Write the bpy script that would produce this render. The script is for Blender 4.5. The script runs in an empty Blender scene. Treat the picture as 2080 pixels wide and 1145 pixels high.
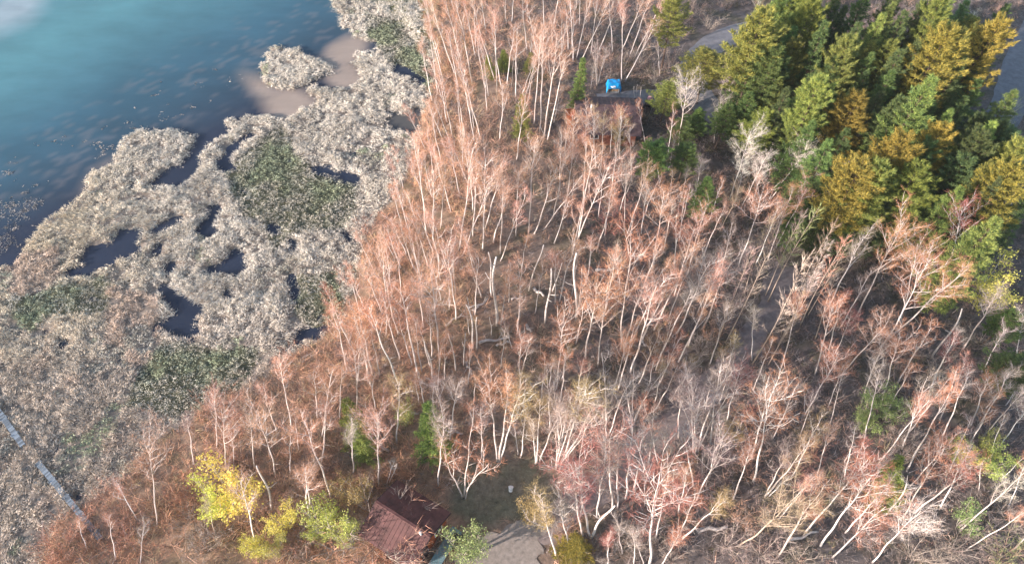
import bpy, bmesh, math, random
import numpy as np
from mathutils import Vector, Quaternion, Matrix

random.seed(7)
rng = np.random.default_rng(11)
R = math.radians
SC = bpy.context.scene
COL = SC.collection

# ------------------------------------------------------------ camera
H_CAM, PITCH, FPX, CX, CY = 60.0, R(53), 1387.0, 1040.0, 572.5
cam_d = bpy.data.cameras.new('camera')
cam = bpy.data.objects.new('camera', cam_d)
COL.objects.link(cam)
cam.location = (0, 0, H_CAM)
cam.rotation_euler = (R(90) - PITCH, 0, 0)
cam_d.sensor_width = 36.0
cam_d.lens = 36.0 * FPX / 2080.0
cam_d.clip_start = 0.5
cam_d.clip_end = 3000
SC.camera = cam

# ------------------------------------------------------------ world and sun
SUN_EL = R(17)
SUN_AZ = (-0.88, -0.47)            # where the sun stands, seen from the scene (x, y)
world = bpy.data.worlds.new('World')
SC.world = world
world.use_nodes = True
wn = world.node_tree
wn.nodes.clear()
sky = wn.nodes.new('ShaderNodeTexSky')
sky.sky_type = 'NISHITA'
sky.sun_disc = False
sky.sun_elevation = SUN_EL
sky.sun_rotation = math.atan2(SUN_AZ[0], SUN_AZ[1])
sky.air_density = 1.0
sky.dust_density = 1.0
bg = wn.nodes.new('ShaderNodeBackground')
bg.inputs['Strength'].default_value = 0.15
wo = wn.nodes.new('ShaderNodeOutputWorld')
wn.links.new(sky.outputs[0], bg.inputs[0])
wn.links.new(bg.outputs[0], wo.inputs[0])
sun_d = bpy.data.lights.new('sun', 'SUN')
sun_d.energy = 5.0
sun_d.angle = R(0.6)
sun_d.color = (1.0, 0.84, 0.77)
sun = bpy.data.objects.new('sun', sun_d)
COL.objects.link(sun)
_n = math.hypot(*SUN_AZ)
SV = Vector((SUN_AZ[0] / _n * math.cos(SUN_EL), SUN_AZ[1] / _n * math.cos(SUN_EL), math.sin(SUN_EL)))
sun.rotation_euler = SV.to_track_quat('Z', 'Y').to_euler()
sun.location = (-80, -40, 80)
SC.view_settings.view_transform = 'Standard'
SC.view_settings.look = 'None'
SC.view_settings.gamma = 1
SC.view_settings.use_curve_mapping = False
SC.view_settings.exposure = 0.98
SC.cycles.max_bounces = 5
SC.cycles.diffuse_bounces = 3

# ------------------------------------------------------------ photo pixel <-> place on the ground
SP, CP = math.sin(PITCH), math.cos(PITCH)

def ray(px, py):
    a, b = (px - CX) / FPX, -(py - CY) / FPX
    return Vector((a, CP + b * SP, -SP + b * CP))

def at(px, py, z=0.0):
    d = ray(px, py)
    t = (z - H_CAM) / d.z
    return Vector((d.x * t, d.y * t, z))

def pix(x, y, z=0.0):
    """numpy: ground point -> photo pixel"""
    dy, dz = y, z - H_CAM
    dep = dy * CP - dz * SP
    up = dy * SP + dz * CP
    return CX + FPX * x / dep, CY - FPX * up / dep

# ------------------------------------------------------------ noise and polygons
_lat = np.random.default_rng(5).random((256, 256))

def vnoise(x, y, s=1.0, seed=0):
    x = np.asarray(x, float) / s + 37.7 * seed + 500
    y = np.asarray(y, float) / s + 91.3 * seed + 500
    xi, yi = np.floor(x).astype(int), np.floor(y).astype(int)
    fx, fy = x - xi, y - yi
    fx, fy = fx * fx * (3 - 2 * fx), fy * fy * (3 - 2 * fy)
    a = _lat[xi & 255, yi & 255]; b = _lat[(xi + 1) & 255, yi & 255]
    c = _lat[xi & 255, (yi + 1) & 255]; d = _lat[(xi + 1) & 255, (yi + 1) & 255]
    return (a * (1 - fx) + b * fx) * (1 - fy) + (c * (1 - fx) + d * fx) * fy

def fbm(x, y, s, seed=0, o=3):
    t, a, n = 0, 1.0, 0
    for k in range(o):
        t = t + a * vnoise(x, y, s / 2 ** k, seed + k * 3); n += a; a *= .55
    return t / n

def inside(px, py, poly):
    px, py = np.asarray(px, float), np.asarray(py, float)
    r = np.zeros(px.shape, bool)
    n = len(poly)
    for i in range(n):
        x0, y0 = poly[i]; x1, y1 = poly[(i + 1) % n]
        if y0 == y1: continue
        c = ((y0 > py) != (y1 > py)) & (px < (x1 - x0) * (py - y0) / (y1 - y0) + x0)
        r ^= c
    return r

MARSH = [(693, -120), (693, 0), (680, 16), (697, 45), (707, 70), (725, 79), (756, 91), (760, 105), (721, 105), (711, 129), (739, 161), (728, 168),
         (672, 185), (638, 206), (596, 241), (560, 245), (540, 237), (505, 234), (452, 245), (473, 265), (435, 290), (424, 300), (402, 316),
         (405, 344), (384, 365), (349, 379), (307, 372), (349, 341), (381, 323), (395, 295), (405, 278), (367, 267), (325, 271), (280, 264),
         (259, 274), (238, 306), (224, 334), (178, 351), (175, 369), (182, 390), (133, 418), (98, 446), (59, 491), (42, 522), (38, 547),
         (0, 543), (-80, 600), (-300, 760), (-300, 1500), (300, 1500), (900, 1300), (1200, 700), (1200, -120)]
FOREST = [(835, -400), (850, 0), (865, 60), (882, 100), (888, 170), (862, 200), (857, 260), (835, 340), (800, 400), (745, 480), (720, 560),
          (705, 640), (650, 690), (570, 740), (520, 790), (400, 830), (370, 880), (290, 930), (230, 1000), (120, 1060), (90, 1145),
          (60, 1700), (6000, 1700), (6000, -400)]
HOLES = [
    [(210, 502), (241, 474), (280, 467), (287, 491), (273, 519), (252, 526), (231, 530), (206, 547), (168, 561), (140, 568), (133, 554), (161, 540), (168, 505)],
    [(300, 466), (315, 458), (367, 440), (370, 455), (320, 474)],
    [(419, 421), (447, 418), (440, 474), (416, 484), (402, 474), (419, 446)],
    [(420, 546), (462, 521), (476, 504), (500, 542), (483, 563), (455, 556), (427, 556)],
    [(325, 575), (345, 570), (372, 600), (412, 625), (395, 645), (395, 684), (405, 698), (377, 691), (325, 666), (363, 638), (339, 617)],
    [(539, 462), (560, 458), (562, 478), (545, 474)],
    [(583, 545), (598, 552), (606, 600), (600, 620), (590, 580)],
    [(600, 664), (640, 668), (682, 654), (660, 678), (612, 696), (598, 690)],
    [(470, 297), (505, 280), (526, 276), (480, 307), (472, 346), (449, 349), (438, 325)],
    [(697, 350), (735, 360), (725, 376), (690, 362), (645, 352), (627, 332), (650, 340)],
    [(788, 224), (820, 235), (858, 220), (857, 250), (825, 268), (800, 264), (785, 245)],
    [(795, 136), (855, 145), (866, 172), (835, 155), (800, 150)],
    [(119, 694), (133, 691), (136, 708), (122, 722), (115, 716)],
    [(312, 500), (322, 492), (326, 520), (316, 526)], [(335, 545), (350, 528), (356, 560), (342, 566)],
    [(590, 480), (600, 476), (598, 520), (588, 510)], [(462, 590), (475, 586), (478, 606), (466, 612)],
    [(690, 470), (720, 478), (722, 492), (704, 492)],
]
ISLES = [
    [(543, 105), (557, 91), (585, 101), (610, 89), (617, 108), (641, 122), (680, 140), (655, 157), (624, 175), (589, 185), (568, 182), (536, 171), (522, 147), (540, 126)],
    [(627, 178), (669, 178), (659, 199), (641, 203), (624, 192)],
    [(455, 167), (470, 170), (476, 176), (460, 179)],
    [(655, -10), (700, -10), (700, 4), (665, 8)],
]
GREEN = [
    [(560, 255), (590, 270), (600, 310), (640, 340), (700, 365), (735, 375), (720, 440), (690, 470), (600, 470), (560, 510), (520, 450), (480, 440), (460, 360), (470, 330), (510, 310), (545, 270)],
    [(590, 550), (620, 560), (690, 560), (700, 640), (640, 680), (610, 640), (600, 590)],
    [(745, 20), (800, 40), (860, 100), (885, 160), (870, 190), (840, 150), (790, 130), (760, 100), (745, 60)],
    [(280, 760), (330, 690), (440, 710), (540, 710), (500, 790), (420, 830), (340, 850), (260, 830)],
    [(10, 620), (150, 570), (220, 560), (220, 640), (100, 640), (60, 680)],
]
PEACH = [[(205, 590), (330, 600), (330, 700), (280, 760), (220, 700)], [(20, 540), (110, 500), (130, 560), (60, 620), (20, 600)]]
MEADOW = [(745, -200), (750, 0), (790, 25), (840, 75), (885, 95), (860, 0), (850, -200)]
GRASS = [(1000, 930), (1140, 935), (1145, 960), (1110, 1050), (1000, 1070), (940, 1060), (905, 1040), (925, 985), (960, 940)]
GRAVEL = [(1100, 1040), (1060, 1062), (985, 1078), (950, 1085), (925, 1110), (925, 1300), (1180, 1300), (1100, 1140), (1096, 1090), (1120, 1070)]
TRACK = [(1085, 1085), (1140, 1045), (1210, 1000), (1270, 945), (1330, 885), (1390, 830), (1440, 785), (1490, 735), (1535, 680), (1570, 610), (1600, 540)]
ROAD1 = [(1560, 52), (1500, 66), (1458, 84), (1426, 112), (1408, 150), (1422, 198), (1465, 238), (1520, 262), (1620, 285), (1710, 298), (1800, 300), (1900, 290), (2000, 265), (2045, 225), (2062, 160), (2085, 100), (2120, 30)]
DRIVE = [(1410, 190), (1370, 192), (1320, 198), (1270, 202), (1215, 205)]

def near_line(px, py, line, w):
    d = np.full(np.shape(px), 1e9)
    for (x0, y0), (x1, y1) in zip(line[:-1], line[1:]):
        L = (x1 - x0) ** 2 + (y1 - y0) ** 2
        t = np.clip(((px - x0) * (x1 - x0) + (py - y0) * (y1 - y0)) / L, 0, 1)
        d = np.minimum(d, np.hypot(px - x0 - t * (x1 - x0), py - y0 - t * (y1 - y0)))
    return d < w

def zones(x, y):
    """ground zone masks for world points"""
    px, py = pix(x, y)
    j1 = (fbm(x, y, 2.2, 1) - .5) * 34; j2 = (fbm(x, y, 2.2, 9) - .5) * 28
    qx, qy = px + j1, py + j2
    f1 = (fbm(x, y, .8, 15, 2) - .5) * 22; f2 = (fbm(x, y, .8, 18, 2) - .5) * 18
    sx, sy = px + j1 * .5 + f1, py + j2 * .5 + f2
    isl = np.zeros(px.shape, bool)
    for p in ISLES: isl |= inside(sx, sy, p)
    hole = np.zeros(px.shape, bool)
    for p in HOLES: hole |= inside(sx, sy, p)
    land = (inside(sx, sy, MARSH) | inside(qx, qy, FOREST)) & ~hole | isl
    forest = inside(qx, qy, FOREST) & land & ~hole
    marsh = land & ~forest
    green = np.zeros(px.shape, bool)
    for p in GREEN: green |= inside(qx, qy, p)
    peach = np.zeros(px.shape, bool)
    for p in PEACH: peach |= inside(qx, qy, p)
    meadow = inside(qx, qy, MEADOW)
    grass = inside(qx, qy, GRASS); gravel = inside(px, py, GRAVEL)
    road = near_line(px, py, TRACK, 26) | near_line(px, py, ROAD1, 44) | near_line(px, py, DRIVE, 16)
    return dict(px=px, py=py, land=land, forest=forest, marsh=marsh, green=green, peach=peach, meadow=meadow, grass=grass, gravel=gravel, road=road, hole=hole)

# ------------------------------------------------------------ materials
def mat(name, rough=0.9, spec=0.2):
    m = bpy.data.materials.new(name); m.use_nodes = True
    nt = m.node_tree; b = nt.nodes['Principled BSDF']
    b.inputs['Roughness'].default_value = rough
    b.inputs['Specular IOR Level'].default_value = spec
    return m, nt, b

def mixc(nt, fac, a, b, mode='MIX'):
    n = nt.nodes.new('ShaderNodeMix'); n.data_type = 'RGBA'; n.blend_type = mode
    for sock, v in ((n.inputs[0], fac), (n.inputs[6], a), (n.inputs[7], b)):
        if isinstance(v, bpy.types.NodeSocket): nt.links.new(v, sock)
        elif isinstance(v, (int, float)): sock.default_value = v
        else: sock.default_value = (*v, 1)
    return n.outputs[2]

def noise(nt, scale, detail=4, rough=.6, coord='Object', vec=None, stretch=None):
    tc = nt.nodes.new('ShaderNodeTexCoord')
    n = nt.nodes.new('ShaderNodeTexNoise')
    n.inputs['Scale'].default_value = scale; n.inputs['Detail'].default_value = detail; n.inputs['Roughness'].default_value = rough
    src = tc.outputs[coord]
    if stretch:
        mp = nt.nodes.new('ShaderNodeMapping'); mp.inputs['Scale'].default_value = stretch
        nt.links.new(src, mp.inputs[0]); src = mp.outputs[0]
    nt.links.new(src, n.inputs['Vector'])
    return n.outputs['Fac']

def ramp(nt, fac, stops):
    n = nt.nodes.new('ShaderNodeValToRGB'); e = n.color_ramp.elements
    while len(e) < len(stops): e.new(.5)
    for el, (p, c) in zip(e, stops):
        el.position = p; el.color = (*c, 1) if len(c) == 3 else c
    nt.links.new(fac, n.inputs[0])
    return n.outputs[0]

def bump(nt, b, fac, strength=.4, dist=.05):
    n = nt.nodes.new('ShaderNodeBump'); n.inputs['Strength'].default_value = strength; n.inputs['Distance'].default_value = dist
    nt.links.new(fac, n.inputs['Height']); nt.links.new(n.outputs[0], b.inputs['Normal'])

def g(v): return (v, v, v)

def mat_vcol(name, rough=.95, lo=.7, hi=1.25, scale=3.0, bmp=0.0, spec=.1):
    m, nt, b = mat(name, rough, spec)
    a = nt.nodes.new('ShaderNodeAttribute'); a.attribute_name = 'tint'
    f = noise(nt, scale, 6, .7)
    col = mixc(nt, 1.0, a.outputs['Color'], ramp(nt, f, [(.3, g(lo)), (.7, g(hi))]), 'MULTIPLY')
    nt.links.new(col, b.inputs['Base Color'])
    if bmp: bump(nt, b, f, bmp, .12)
    return m

def mat_islands(name, rough=.8, lo=.6, hi=1.4, transl=0.0, spec=.15, hue=0.0):
    """colour of the object, each blade or leaf a little lighter or darker"""
    m, nt, b = mat(name, rough, spec)
    oi = nt.nodes.new('ShaderNodeObjectInfo'); ge = nt.nodes.new('ShaderNodeNewGeometry')
    r = ramp(nt, ge.outputs['Random Per Island'], [(0, (lo * (1 - hue), lo * (1 - hue * .2), lo * (1 + hue))), (1, (hi * (1 + hue), hi, hi * (1 - hue)))])
    col = mixc(nt, 1.0, oi.outputs['Color'], r, 'MULTIPLY')
    nt.links.new(col, b.inputs['Base Color'])
    if transl:
        t = nt.nodes.new('ShaderNodeBsdfTranslucent'); nt.links.new(col, t.inputs[0])
        mx = nt.nodes.new('ShaderNodeMixShader'); mx.inputs[0].default_value = transl
        nt.links.new(b.outputs[0], mx.inputs[1]); nt.links.new(t.outputs[0], mx.inputs[2])
        nt.links.new(mx.outputs[0], nt.nodes['Material Output'].inputs[0])
    return m

def mat_plain(name, c, rough=.8, lo=.75, hi=1.2, scale=4, stretch=None, metal=0, bmp=.2, spec=.3):
    m, nt, b = mat(name, rough, spec)
    f = noise(nt, scale, 5, .65, stretch=stretch)
    nt.links.new(mixc(nt, 1.0, c, ramp(nt, f, [(.3, g(lo)), (.72, g(hi))]), 'MULTIPLY'), b.inputs['Base Color'])
    b.inputs['Metallic'].default_value = metal
    if bmp: bump(nt, b, f, bmp, .02)
    return m

def mat_bark():
    m, nt, b = mat('birch_bark', .75, .2)
    oi = nt.nodes.new('ShaderNodeObjectInfo')
    f = noise(nt, 1.0, 5, .7, stretch=(3, 3, 7))
    f2 = noise(nt, 1.0, 3, .6, stretch=(1, 1, .5))
    c = mixc(nt, 1.0, oi.outputs['Color'], ramp(nt, f, [(.3, (.30, .26, .24)), (.45, (.9, .87, .84)), (.7, (1.1, 1.07, 1.04))]), 'MULTIPLY')
    c = mixc(nt, 1.0, c, ramp(nt, f2, [(.3, g(.75)), (.6, g(1.1))]), 'MULTIPLY')
    nt.links.new(c, b.inputs['Base Color']); bump(nt, b, f, .3, .02)
    return m

M_BARK = mat_bark()
M_TWIG = mat_islands('fine_twigs', .8, .65, 1.35)
M_NEEDLE = mat_islands('needles', .7, .5, 1.45, .25, hue=.22)
M_LEAF = mat_islands('young_leaves', .6, .7, 1.3, .35)
M_PBARK = mat_plain('pine_bark', (.16, .11, .085), .9, .6, 1.3, 3, (1, 1, .4))
M_GROUND = mat_vcol('woodland_floor', .97, .55, 1.4, 1.6, .5)
M_TUFT = mat_vcol('dry_reed_blades', .85, .8, 1.15, 1.2, 0, .2)
M_BRUSH = mat_vcol('brush_stems', .9, .75, 1.2, .8, 0, .1)

def mat_water():
    m, nt, b = mat('lake_water', .06, .5)
    b.inputs['IOR'].default_value = 1.33
    a = nt.nodes.new('ShaderNodeAttribute'); a.attribute_name = 'tint'
    f = noise(nt, .12, 4, .6, stretch=(1, 2.2, 1))
    nt.links.new(mixc(nt, 1.0, a.outputs['Color'], ramp(nt, f, [(.3, g(.88)), (.7, g(1.12))]), 'MULTIPLY'), b.inputs['Base Color'])
    bump(nt, b, noise(nt, 3.0, 4, .65), .10, .03)
    return m
M_WATER = mat_water()

# ------------------------------------------------------------ mesh helpers
def np_mesh(name, V, F, tint=None, smooth=False):
    """V (n,3); F (m,k) with constant k; tint (n,3)"""
    me = bpy.data.meshes.new(name)
    V = np.ascontiguousarray(V, dtype=np.float32); F = np.ascontiguousarray(F, dtype=np.int32)
    n, (m, k) = len(V), F.shape
    me.vertices.add(n); me.vertices.foreach_set('co', V.ravel())
    me.loops.add(m * k); me.loops.foreach_set('vertex_index', F.ravel())
    me.polygons.add(m)
    me.polygons.foreach_set('loop_start', np.arange(0, m * k, k, dtype=np.int32))
    me.polygons.foreach_set('loop_total', np.full(m, k, dtype=np.int32))
    if smooth: me.polygons.foreach_set('use_smooth', np.ones(m, dtype=bool))
    me.update(calc_edges=True)
    if tint is not None:
        a = me.color_attributes.new('tint', 'FLOAT_COLOR', 'POINT')
        c = np.ones((n, 4), np.float32); c[:, :3] = tint
        a.data.foreach_set('color', c.ravel())
    return me

def blades(P, D, L, W, bend=0.0, rg=rng):
    """one thin triangle per blade -> V (3n,3), F (n,3)"""
    n = len(P)
    D = D / np.maximum(np.linalg.norm(D, axis=1, keepdims=True), 1e-6)
    r = rg.normal(size=(n, 3))
    S = np.cross(D, r); S /= np.maximum(np.linalg.norm(S, axis=1, keepdims=True), 1e-6)
    L = np.broadcast_to(np.asarray(L, float), (n,))[:, None]; W = np.broadcast_to(np.asarray(W, float), (n,))[:, None]
    tip = P + D * L
    tip[:, 2] -= (bend * L)[:, 0] if not np.isscalar(bend) else bend * L[:, 0]
    V = np.stack([P + S * W * .5, P - S * W * .5, tip], axis=1).reshape(-1, 3)
    F = np.arange(3 * n).reshape(-1, 3)
    return V, F

def unit(rg, n):
    v = rg.normal(size=(n, 3)); return v / np.linalg.norm(v, axis=1, keepdims=True)

class Tubes:
    def __init__(s): s.V = []; s.F = []
    def add(s, pts, rad, sides=4):
        o = len(s.V)
        for i, (p, r) in enumerate(zip(pts, rad)):
            p = Vector(p)
            d = (Vector(pts[min(i + 1, len(pts) - 1)]) - Vector(pts[max(i - 1, 0)])).normalized()
            a = d.orthogonal().normalized() if abs(d.z) < .95 else Vector((1, 0, 0)).cross(d).normalized()
            b = d.cross(a)
            for k in range(sides):
                t = 2 * math.pi * k / sides
                s.V.append(tuple(p + (a * math.cos(t) + b * math.sin(t)) * r))
        for i in range(len(pts) - 1):
            for k in range(sides):
                k2 = (k + 1) % sides
                s.F.append((o + i * sides + k, o + i * sides + k2, o + (i + 1) * sides + k2, o + (i + 1) * sides + k))
        e = o + (len(pts) - 1) * sides
        s.F.append(tuple(e + k for k in range(sides)))
        s.F.append(tuple(o + k for k in reversed(range(sides))))
    def mesh(s, name, m, smooth=True):
        me = bpy.data.meshes.new(name); me.from_pydata(s.V, [], s.F)
        if smooth: me.polygons.foreach_set('use_smooth', np.ones(len(s.F), dtype=bool))
        me.update(); me.materials.append(m); return me

def obj(name, me, parent=None, color=None, kind=None, label=None, cat=None, group=None):
    o = bpy.data.objects.new(name, me); COL.objects.link(o)
    if parent: o.parent = parent
    if color: o.color = (*color, 1)
    if kind: o['kind'] = kind
    if label: o['label'] = label
    if cat: o['category'] = cat
    if group: o['group'] = group
    return o

def empty(name, loc, label, cat, group=None):
    o = obj(name, None, label=label, cat=cat, group=group); o.location = loc
    o.empty_display_size = .3
    return o

def box_bm(bm, cx, cy, cz, sx, sy, sz, rz=0):
    m = Matrix.Translation((cx, cy, cz)) @ Matrix.Rotation(rz, 4, 'Z') @ Matrix.Diagonal((sx, sy, sz, 1))
    return bmesh.ops.create_cube(bm, size=1, matrix=m)['verts']

def bm_mesh(name, bm, m, bevel=0):
    if bevel:
        bmesh.ops.bevel(bm, geom=bm.edges[:], offset=bevel, segments=1, affect='EDGES')
    me = bpy.data.meshes.new(name); bm.to_mesh(me); bm.free(); me.materials.append(m); return me

# ------------------------------------------------------------ ground
GX0, GX1, GY0, GY1, GS = -72.0, 96.0, 2.0, 122.0, .36
gx = np.arange(GX0, GX1, GS); gy = np.arange(GY0, GY1, GS)
X, Y = np.meshgrid(gx, gy)
Z_ = zones(X, Y)

def blur(a, n):
    for _ in range(n):
        p = np.pad(a, 1, mode='edge')
        a = (p[:-2, 1:-1] + p[2:, 1:-1] + p[1:-1, :-2] + p[1:-1, 2:] + 2 * p[1:-1, 1:-1]) / 6
    return a
base = np.where(Z_['forest'], .38, np.where(Z_['marsh'], .17, -.55))
hgt = blur(base, 2)
flat = blur(((Z_['road'] | Z_['gravel']) & Z_['forest']).astype(float), 3)
rough_ = blur(Z_['forest'].astype(float), 4)
hgt = hgt + (fbm(X, Y, 5, 21) - .5) * .5 * rough_ * (1 - np.clip(flat * 1.6, 0, 1)) \
          + (fbm(X, Y, 1.3, 31, 2) - .5) * .5 * blur(Z_['marsh'].astype(float), 2) * Z_['marsh'] 
flat_in = np.clip(flat * 1.6, 0, 1)
hgt = hgt * (1 - flat_in) + .34 * flat_in

def ground_z(x, y):
    i = int(round((y - GY0) / GS)); j = int(round((x - GX0) / GS))
    if 0 <= i < len(gy) and 0 <= j < len(gx): return float(hgt[i, j])
    return .35

def ground_zv(x, y):
    i = np.clip(np.round((y - GY0) / GS).astype(int), 0, len(gy) - 1); j = np.clip(np.round((x - GX0) / GS).astype(int), 0, len(gx) - 1)
    return hgt[i, j]

def floor_tint(z, X, Y):
    """leaf litter and bare-soil colours: rust near the marsh, grey brown inland"""
    px, py = z['px'], z['py']
    n1 = fbm(X, Y, 6, 41)[..., None]; n2 = fbm(X, Y, 2.0, 45)[..., None]
    east = np.clip((px - 820 - (py - 500) * .1) / 380, 0, 1)[..., None]
    rust = np.array([.36, .25, .17]); brown = np.array([.17, .132, .112]); grey = np.array([.15, .137, .13]); olive = np.array([.10, .095, .045])
    c = rust * (1 - east) + (brown * (1 - n1) + grey * n1) * east
    mossy = np.clip((n2 - .52) * 5, 0, 1) * .55
    c = c * (1 - mossy) + olive * mossy
    return c
tint = floor_tint(Z_, X, Y)
mz = Z_['marsh'] & ~Z_['forest']
tint[mz] = np.array([.24, .205, .17])
tint[mz & Z_['green']] = np.array([.09, .095, .06])
tint[~Z_['land']] = np.array([.06, .055, .045])
tint[Z_['meadow'] & Z_['land']] = np.array([.20, .19, .08])
gm = Z_['grass'] & Z_['forest']
n_ = fbm(X, Y, 1.6, 61)[..., None]
gcol = np.array([.15, .16, .095]) * n_ + np.array([.26, .205, .16]) * (1 - n_)
tint[gm] = gcol[gm]
for k in range(3): tint[..., k] = blur(tint[..., k], 1)
V = np.stack([X, Y, hgt], -1).reshape(-1, 3)
ny, nx = X.shape
idx = np.arange(ny * nx).reshape(ny, nx)
F = np.stack([idx[:-1, :-1], idx[:-1, 1:], idx[1:, 1:], idx[1:, :-1]], -1).reshape(-1, 4)
me = np_mesh('ground', V, F, tint.reshape(-1, 3), True); me.materials.append(M_GROUND)
obj('ground', me, kind='structure')

# the wider land beyond the detailed ground, out to the horizon: one ring with a hole where the ground above lies
def outer_land():
    o = []
    xs = [-1500, GX0, gx[-1], 1500]; ys = [-1500, GY0, gy[-1], 1500]
    V, F = [], []
    for a in range(3):
        for b in range(3):
            if a == 1 and b == 1: continue
            if a == 0 and b == 2: continue        # the lake goes on here
            k = len(V)
            V += [(xs[a], ys[b], .2), (xs[a + 1], ys[b], .2), (xs[a + 1], ys[b + 1], .2), (xs[a], ys[b + 1], .2)]
            F.append((k, k + 1, k + 2, k + 3))
    V = np.array(V, float)
    t = np.tile(np.array([.13, .10, .075]), (len(V), 1))
    V[:, 2] = np.where((V[:, 0] <= GX0) & (V[:, 1] > 60), -1.0, V[:, 2])
    me = np_mesh('terrain', V, np.array(F), t); me.materials.append(M_GROUND); return me
obj('terrain', outer_land(), kind='structure')

# ------------------------------------------------------------ lake
wx = np.arange(-110, 10, .8); wy = np.arange(4, 190, .8)
WX, WY = np.meshgrid(wx, wy)
px, py = pix(WX, WY)
lw = .45 * px + .9 * py                                     # rises towards the reeds
t_ = np.clip((lw - 120) / 320, 0, 1)[..., None]
n_ = fbm(WX, WY, 14, 71)[..., None]
teal = np.array([.085, .225, .25]); blue = np.array([.045, .12, .165]); navy = np.array([.026, .036, .060])
wc = np.where(t_ < .5, teal + (blue - teal) * t_ * 2, blue + (navy - blue) * (t_ - .5) * 2)
wc = wc * (1 + (n_ - .5) * .3)
wj = (fbm(WX, WY, 6, 77, 4) - .5) * 60
def soft(cx, cy, rx, ry, ang=0, p=1.0):
    c, s = math.cos(ang), math.sin(ang)
    dx, dy = px + wj * .5 - cx, py + wj * .35 - cy
    u, v = (dx * c + dy * s) / rx, (-dx * s + dy * c) / ry
    return np.clip(1.25 - np.sqrt(u * u + v * v), 0, 1)[..., None] ** p
beige = np.clip(soft(700, 110, 60, 34, -.6) * 1.6, 0, 1)  # soft beige patches blended into the water colour
beige = np.maximum(beige, np.clip(soft(700, 155, 40, 30, 0) * 1.6, 0, 1))
beige = np.maximum(beige, np.clip(soft(590, 215, 62, 40, .3) * 1.7, 0, 1))
beige = np.maximum(beige, np.clip(soft(540, 185, 60, 25, .6) * .9, 0, 1))
beige = np.maximum(beige, np.clip(soft(205, 365, 60, 30, -.7) * .55, 0, 1))
wc = wc * (1 - beige) + np.array([.33, .27, .22]) * beige
cloud_refl = np.clip(soft(20, 20, 90, 45, -.5, 1.3) * .9 * (.5 + fbm(WX, WY, 5, 79, 4)[..., None]), 0, .8)  # pale cloud reflection painted into the water colour at the far left
wc = wc * (1 - cloud_refl) + np.array([.33, .40, .43]) * cloud_refl
pool = np.clip(soft(825, 245, 45, 30) * 1.4, 0, 1)
wc = wc * (1 - pool) + np.array([.085, .085, .08]) * pool
# drifting weed film in streaks along the reed edge
band = np.exp(-((lw - 340 + wj[...]) / 55.0) ** 2)
st = np.clip((fbm(WX * 1.0 + WY * .55, WY * 2.2 - WX * 1.2, 1.5, 83, 4) - .60) * 9, 0, 1) * band
film = np.clip(st, 0, .22)[..., None]
wc = wc * (1 - film) + np.array([.25, .22, .21]) * film
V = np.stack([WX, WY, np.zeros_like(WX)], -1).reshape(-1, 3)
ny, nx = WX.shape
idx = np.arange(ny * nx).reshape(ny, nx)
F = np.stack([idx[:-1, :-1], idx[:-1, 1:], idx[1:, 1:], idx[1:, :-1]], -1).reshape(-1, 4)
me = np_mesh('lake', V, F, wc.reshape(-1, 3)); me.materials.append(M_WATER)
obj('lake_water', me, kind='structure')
V = np.array([(-1500, 4, -.02), (-110, 4, -.02), (-110, 1500, -.02), (-1500, 1500, -.02), (-110, 189, -.02), (10, 189, -.02), (10, 1500, -.02), (-110, 1500, -.02)], float)
me = np_mesh('far_lake', V, np.array([[0, 1, 2, 3], [4, 5, 6, 7]]), np.tile(teal, (8, 1))); me.materials.append(M_WATER)
obj('far_lake_water', me, kind='structure')

# ------------------------------------------------------------ roads
def ribbon(name, line, wpx, z, m, wob=.25, step=.5):
    pts = [at(x, y, z) for x, y in line]
    # resample with Catmull-Rom
    out = []
    for i in range(len(pts) - 1):
        p0, p1, p2, p3 = pts[max(i - 1, 0)], pts[i], pts[i + 1], pts[min(i + 2, len(pts) - 1)]
        n = max(2, int((p2 - p1).length / step))
        for k in range(n):
            t = k / n
            out.append(.5 * ((2 * p1) + (p2 - p0) * t + (2 * p0 - 5 * p1 + 4 * p2 - p3) * t * t + (3 * p1 - p0 - 3 * p2 + p3) * t ** 3))
    out.append(pts[-1])
    V, F = [], []
    NW = 8
    for i, p in enumerate(out):
        d = (out[min(i + 1, len(out) - 1)] - out[max(i - 1, 0)]); d.z = 0; d.normalize()
        nrm = Vector((-d.y, d.x, 0))
        w = wpx
        wl = w / 2 + (float(vnoise(p.x, p.y, 1.3, 3)) - .5) * 2 * wob + (float(vnoise(p.x, p.y, .4, 4)) - .5) * wob
        wr = w / 2 + (float(vnoise(p.x, p.y, 1.3, 5)) - .5) * 2 * wob + (float(vnoise(p.x, p.y, .4, 6)) - .5) * wob
        for k in range(NW + 1):
            s = k / NW * 2 - 1
            q = p + nrm * (s * (wl if s > 0 else wr))
            V.append((q.x, q.y, z - (.05 if k in (0, NW) else 0)))
    for i in range(len(out) - 1):
        for k in range(NW):
            a = i * (NW + 1) + k
            F.append((a, a + 1, a + NW + 2, a + NW + 1))
    me = np_mesh(name, np.array(V), np.array(F)); me.materials.append(m)
    return obj(name, me, kind='structure')
M_ASPH = mat_plain('worn_asphalt', (.21, .21, .22), .9, .75, 1.15, 1.4)
M_TRACK = mat_plain('packed_dirt', (.24, .20, .185), .97, .65, 1.3, 1.8)
M_GRAV = mat_plain('pale_gravel', (.30, .265, .23), .97, .65, 1.25, 2.6)
ribbon('road', ROAD1, 4.2, .40, M_ASPH, .12)
ribbon('driveway', DRIVE, 3.4, .405, M_ASPH, .2)
ribbon('dirt_track', TRACK, 3.0, .39, M_TRACK, .55)
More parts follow.
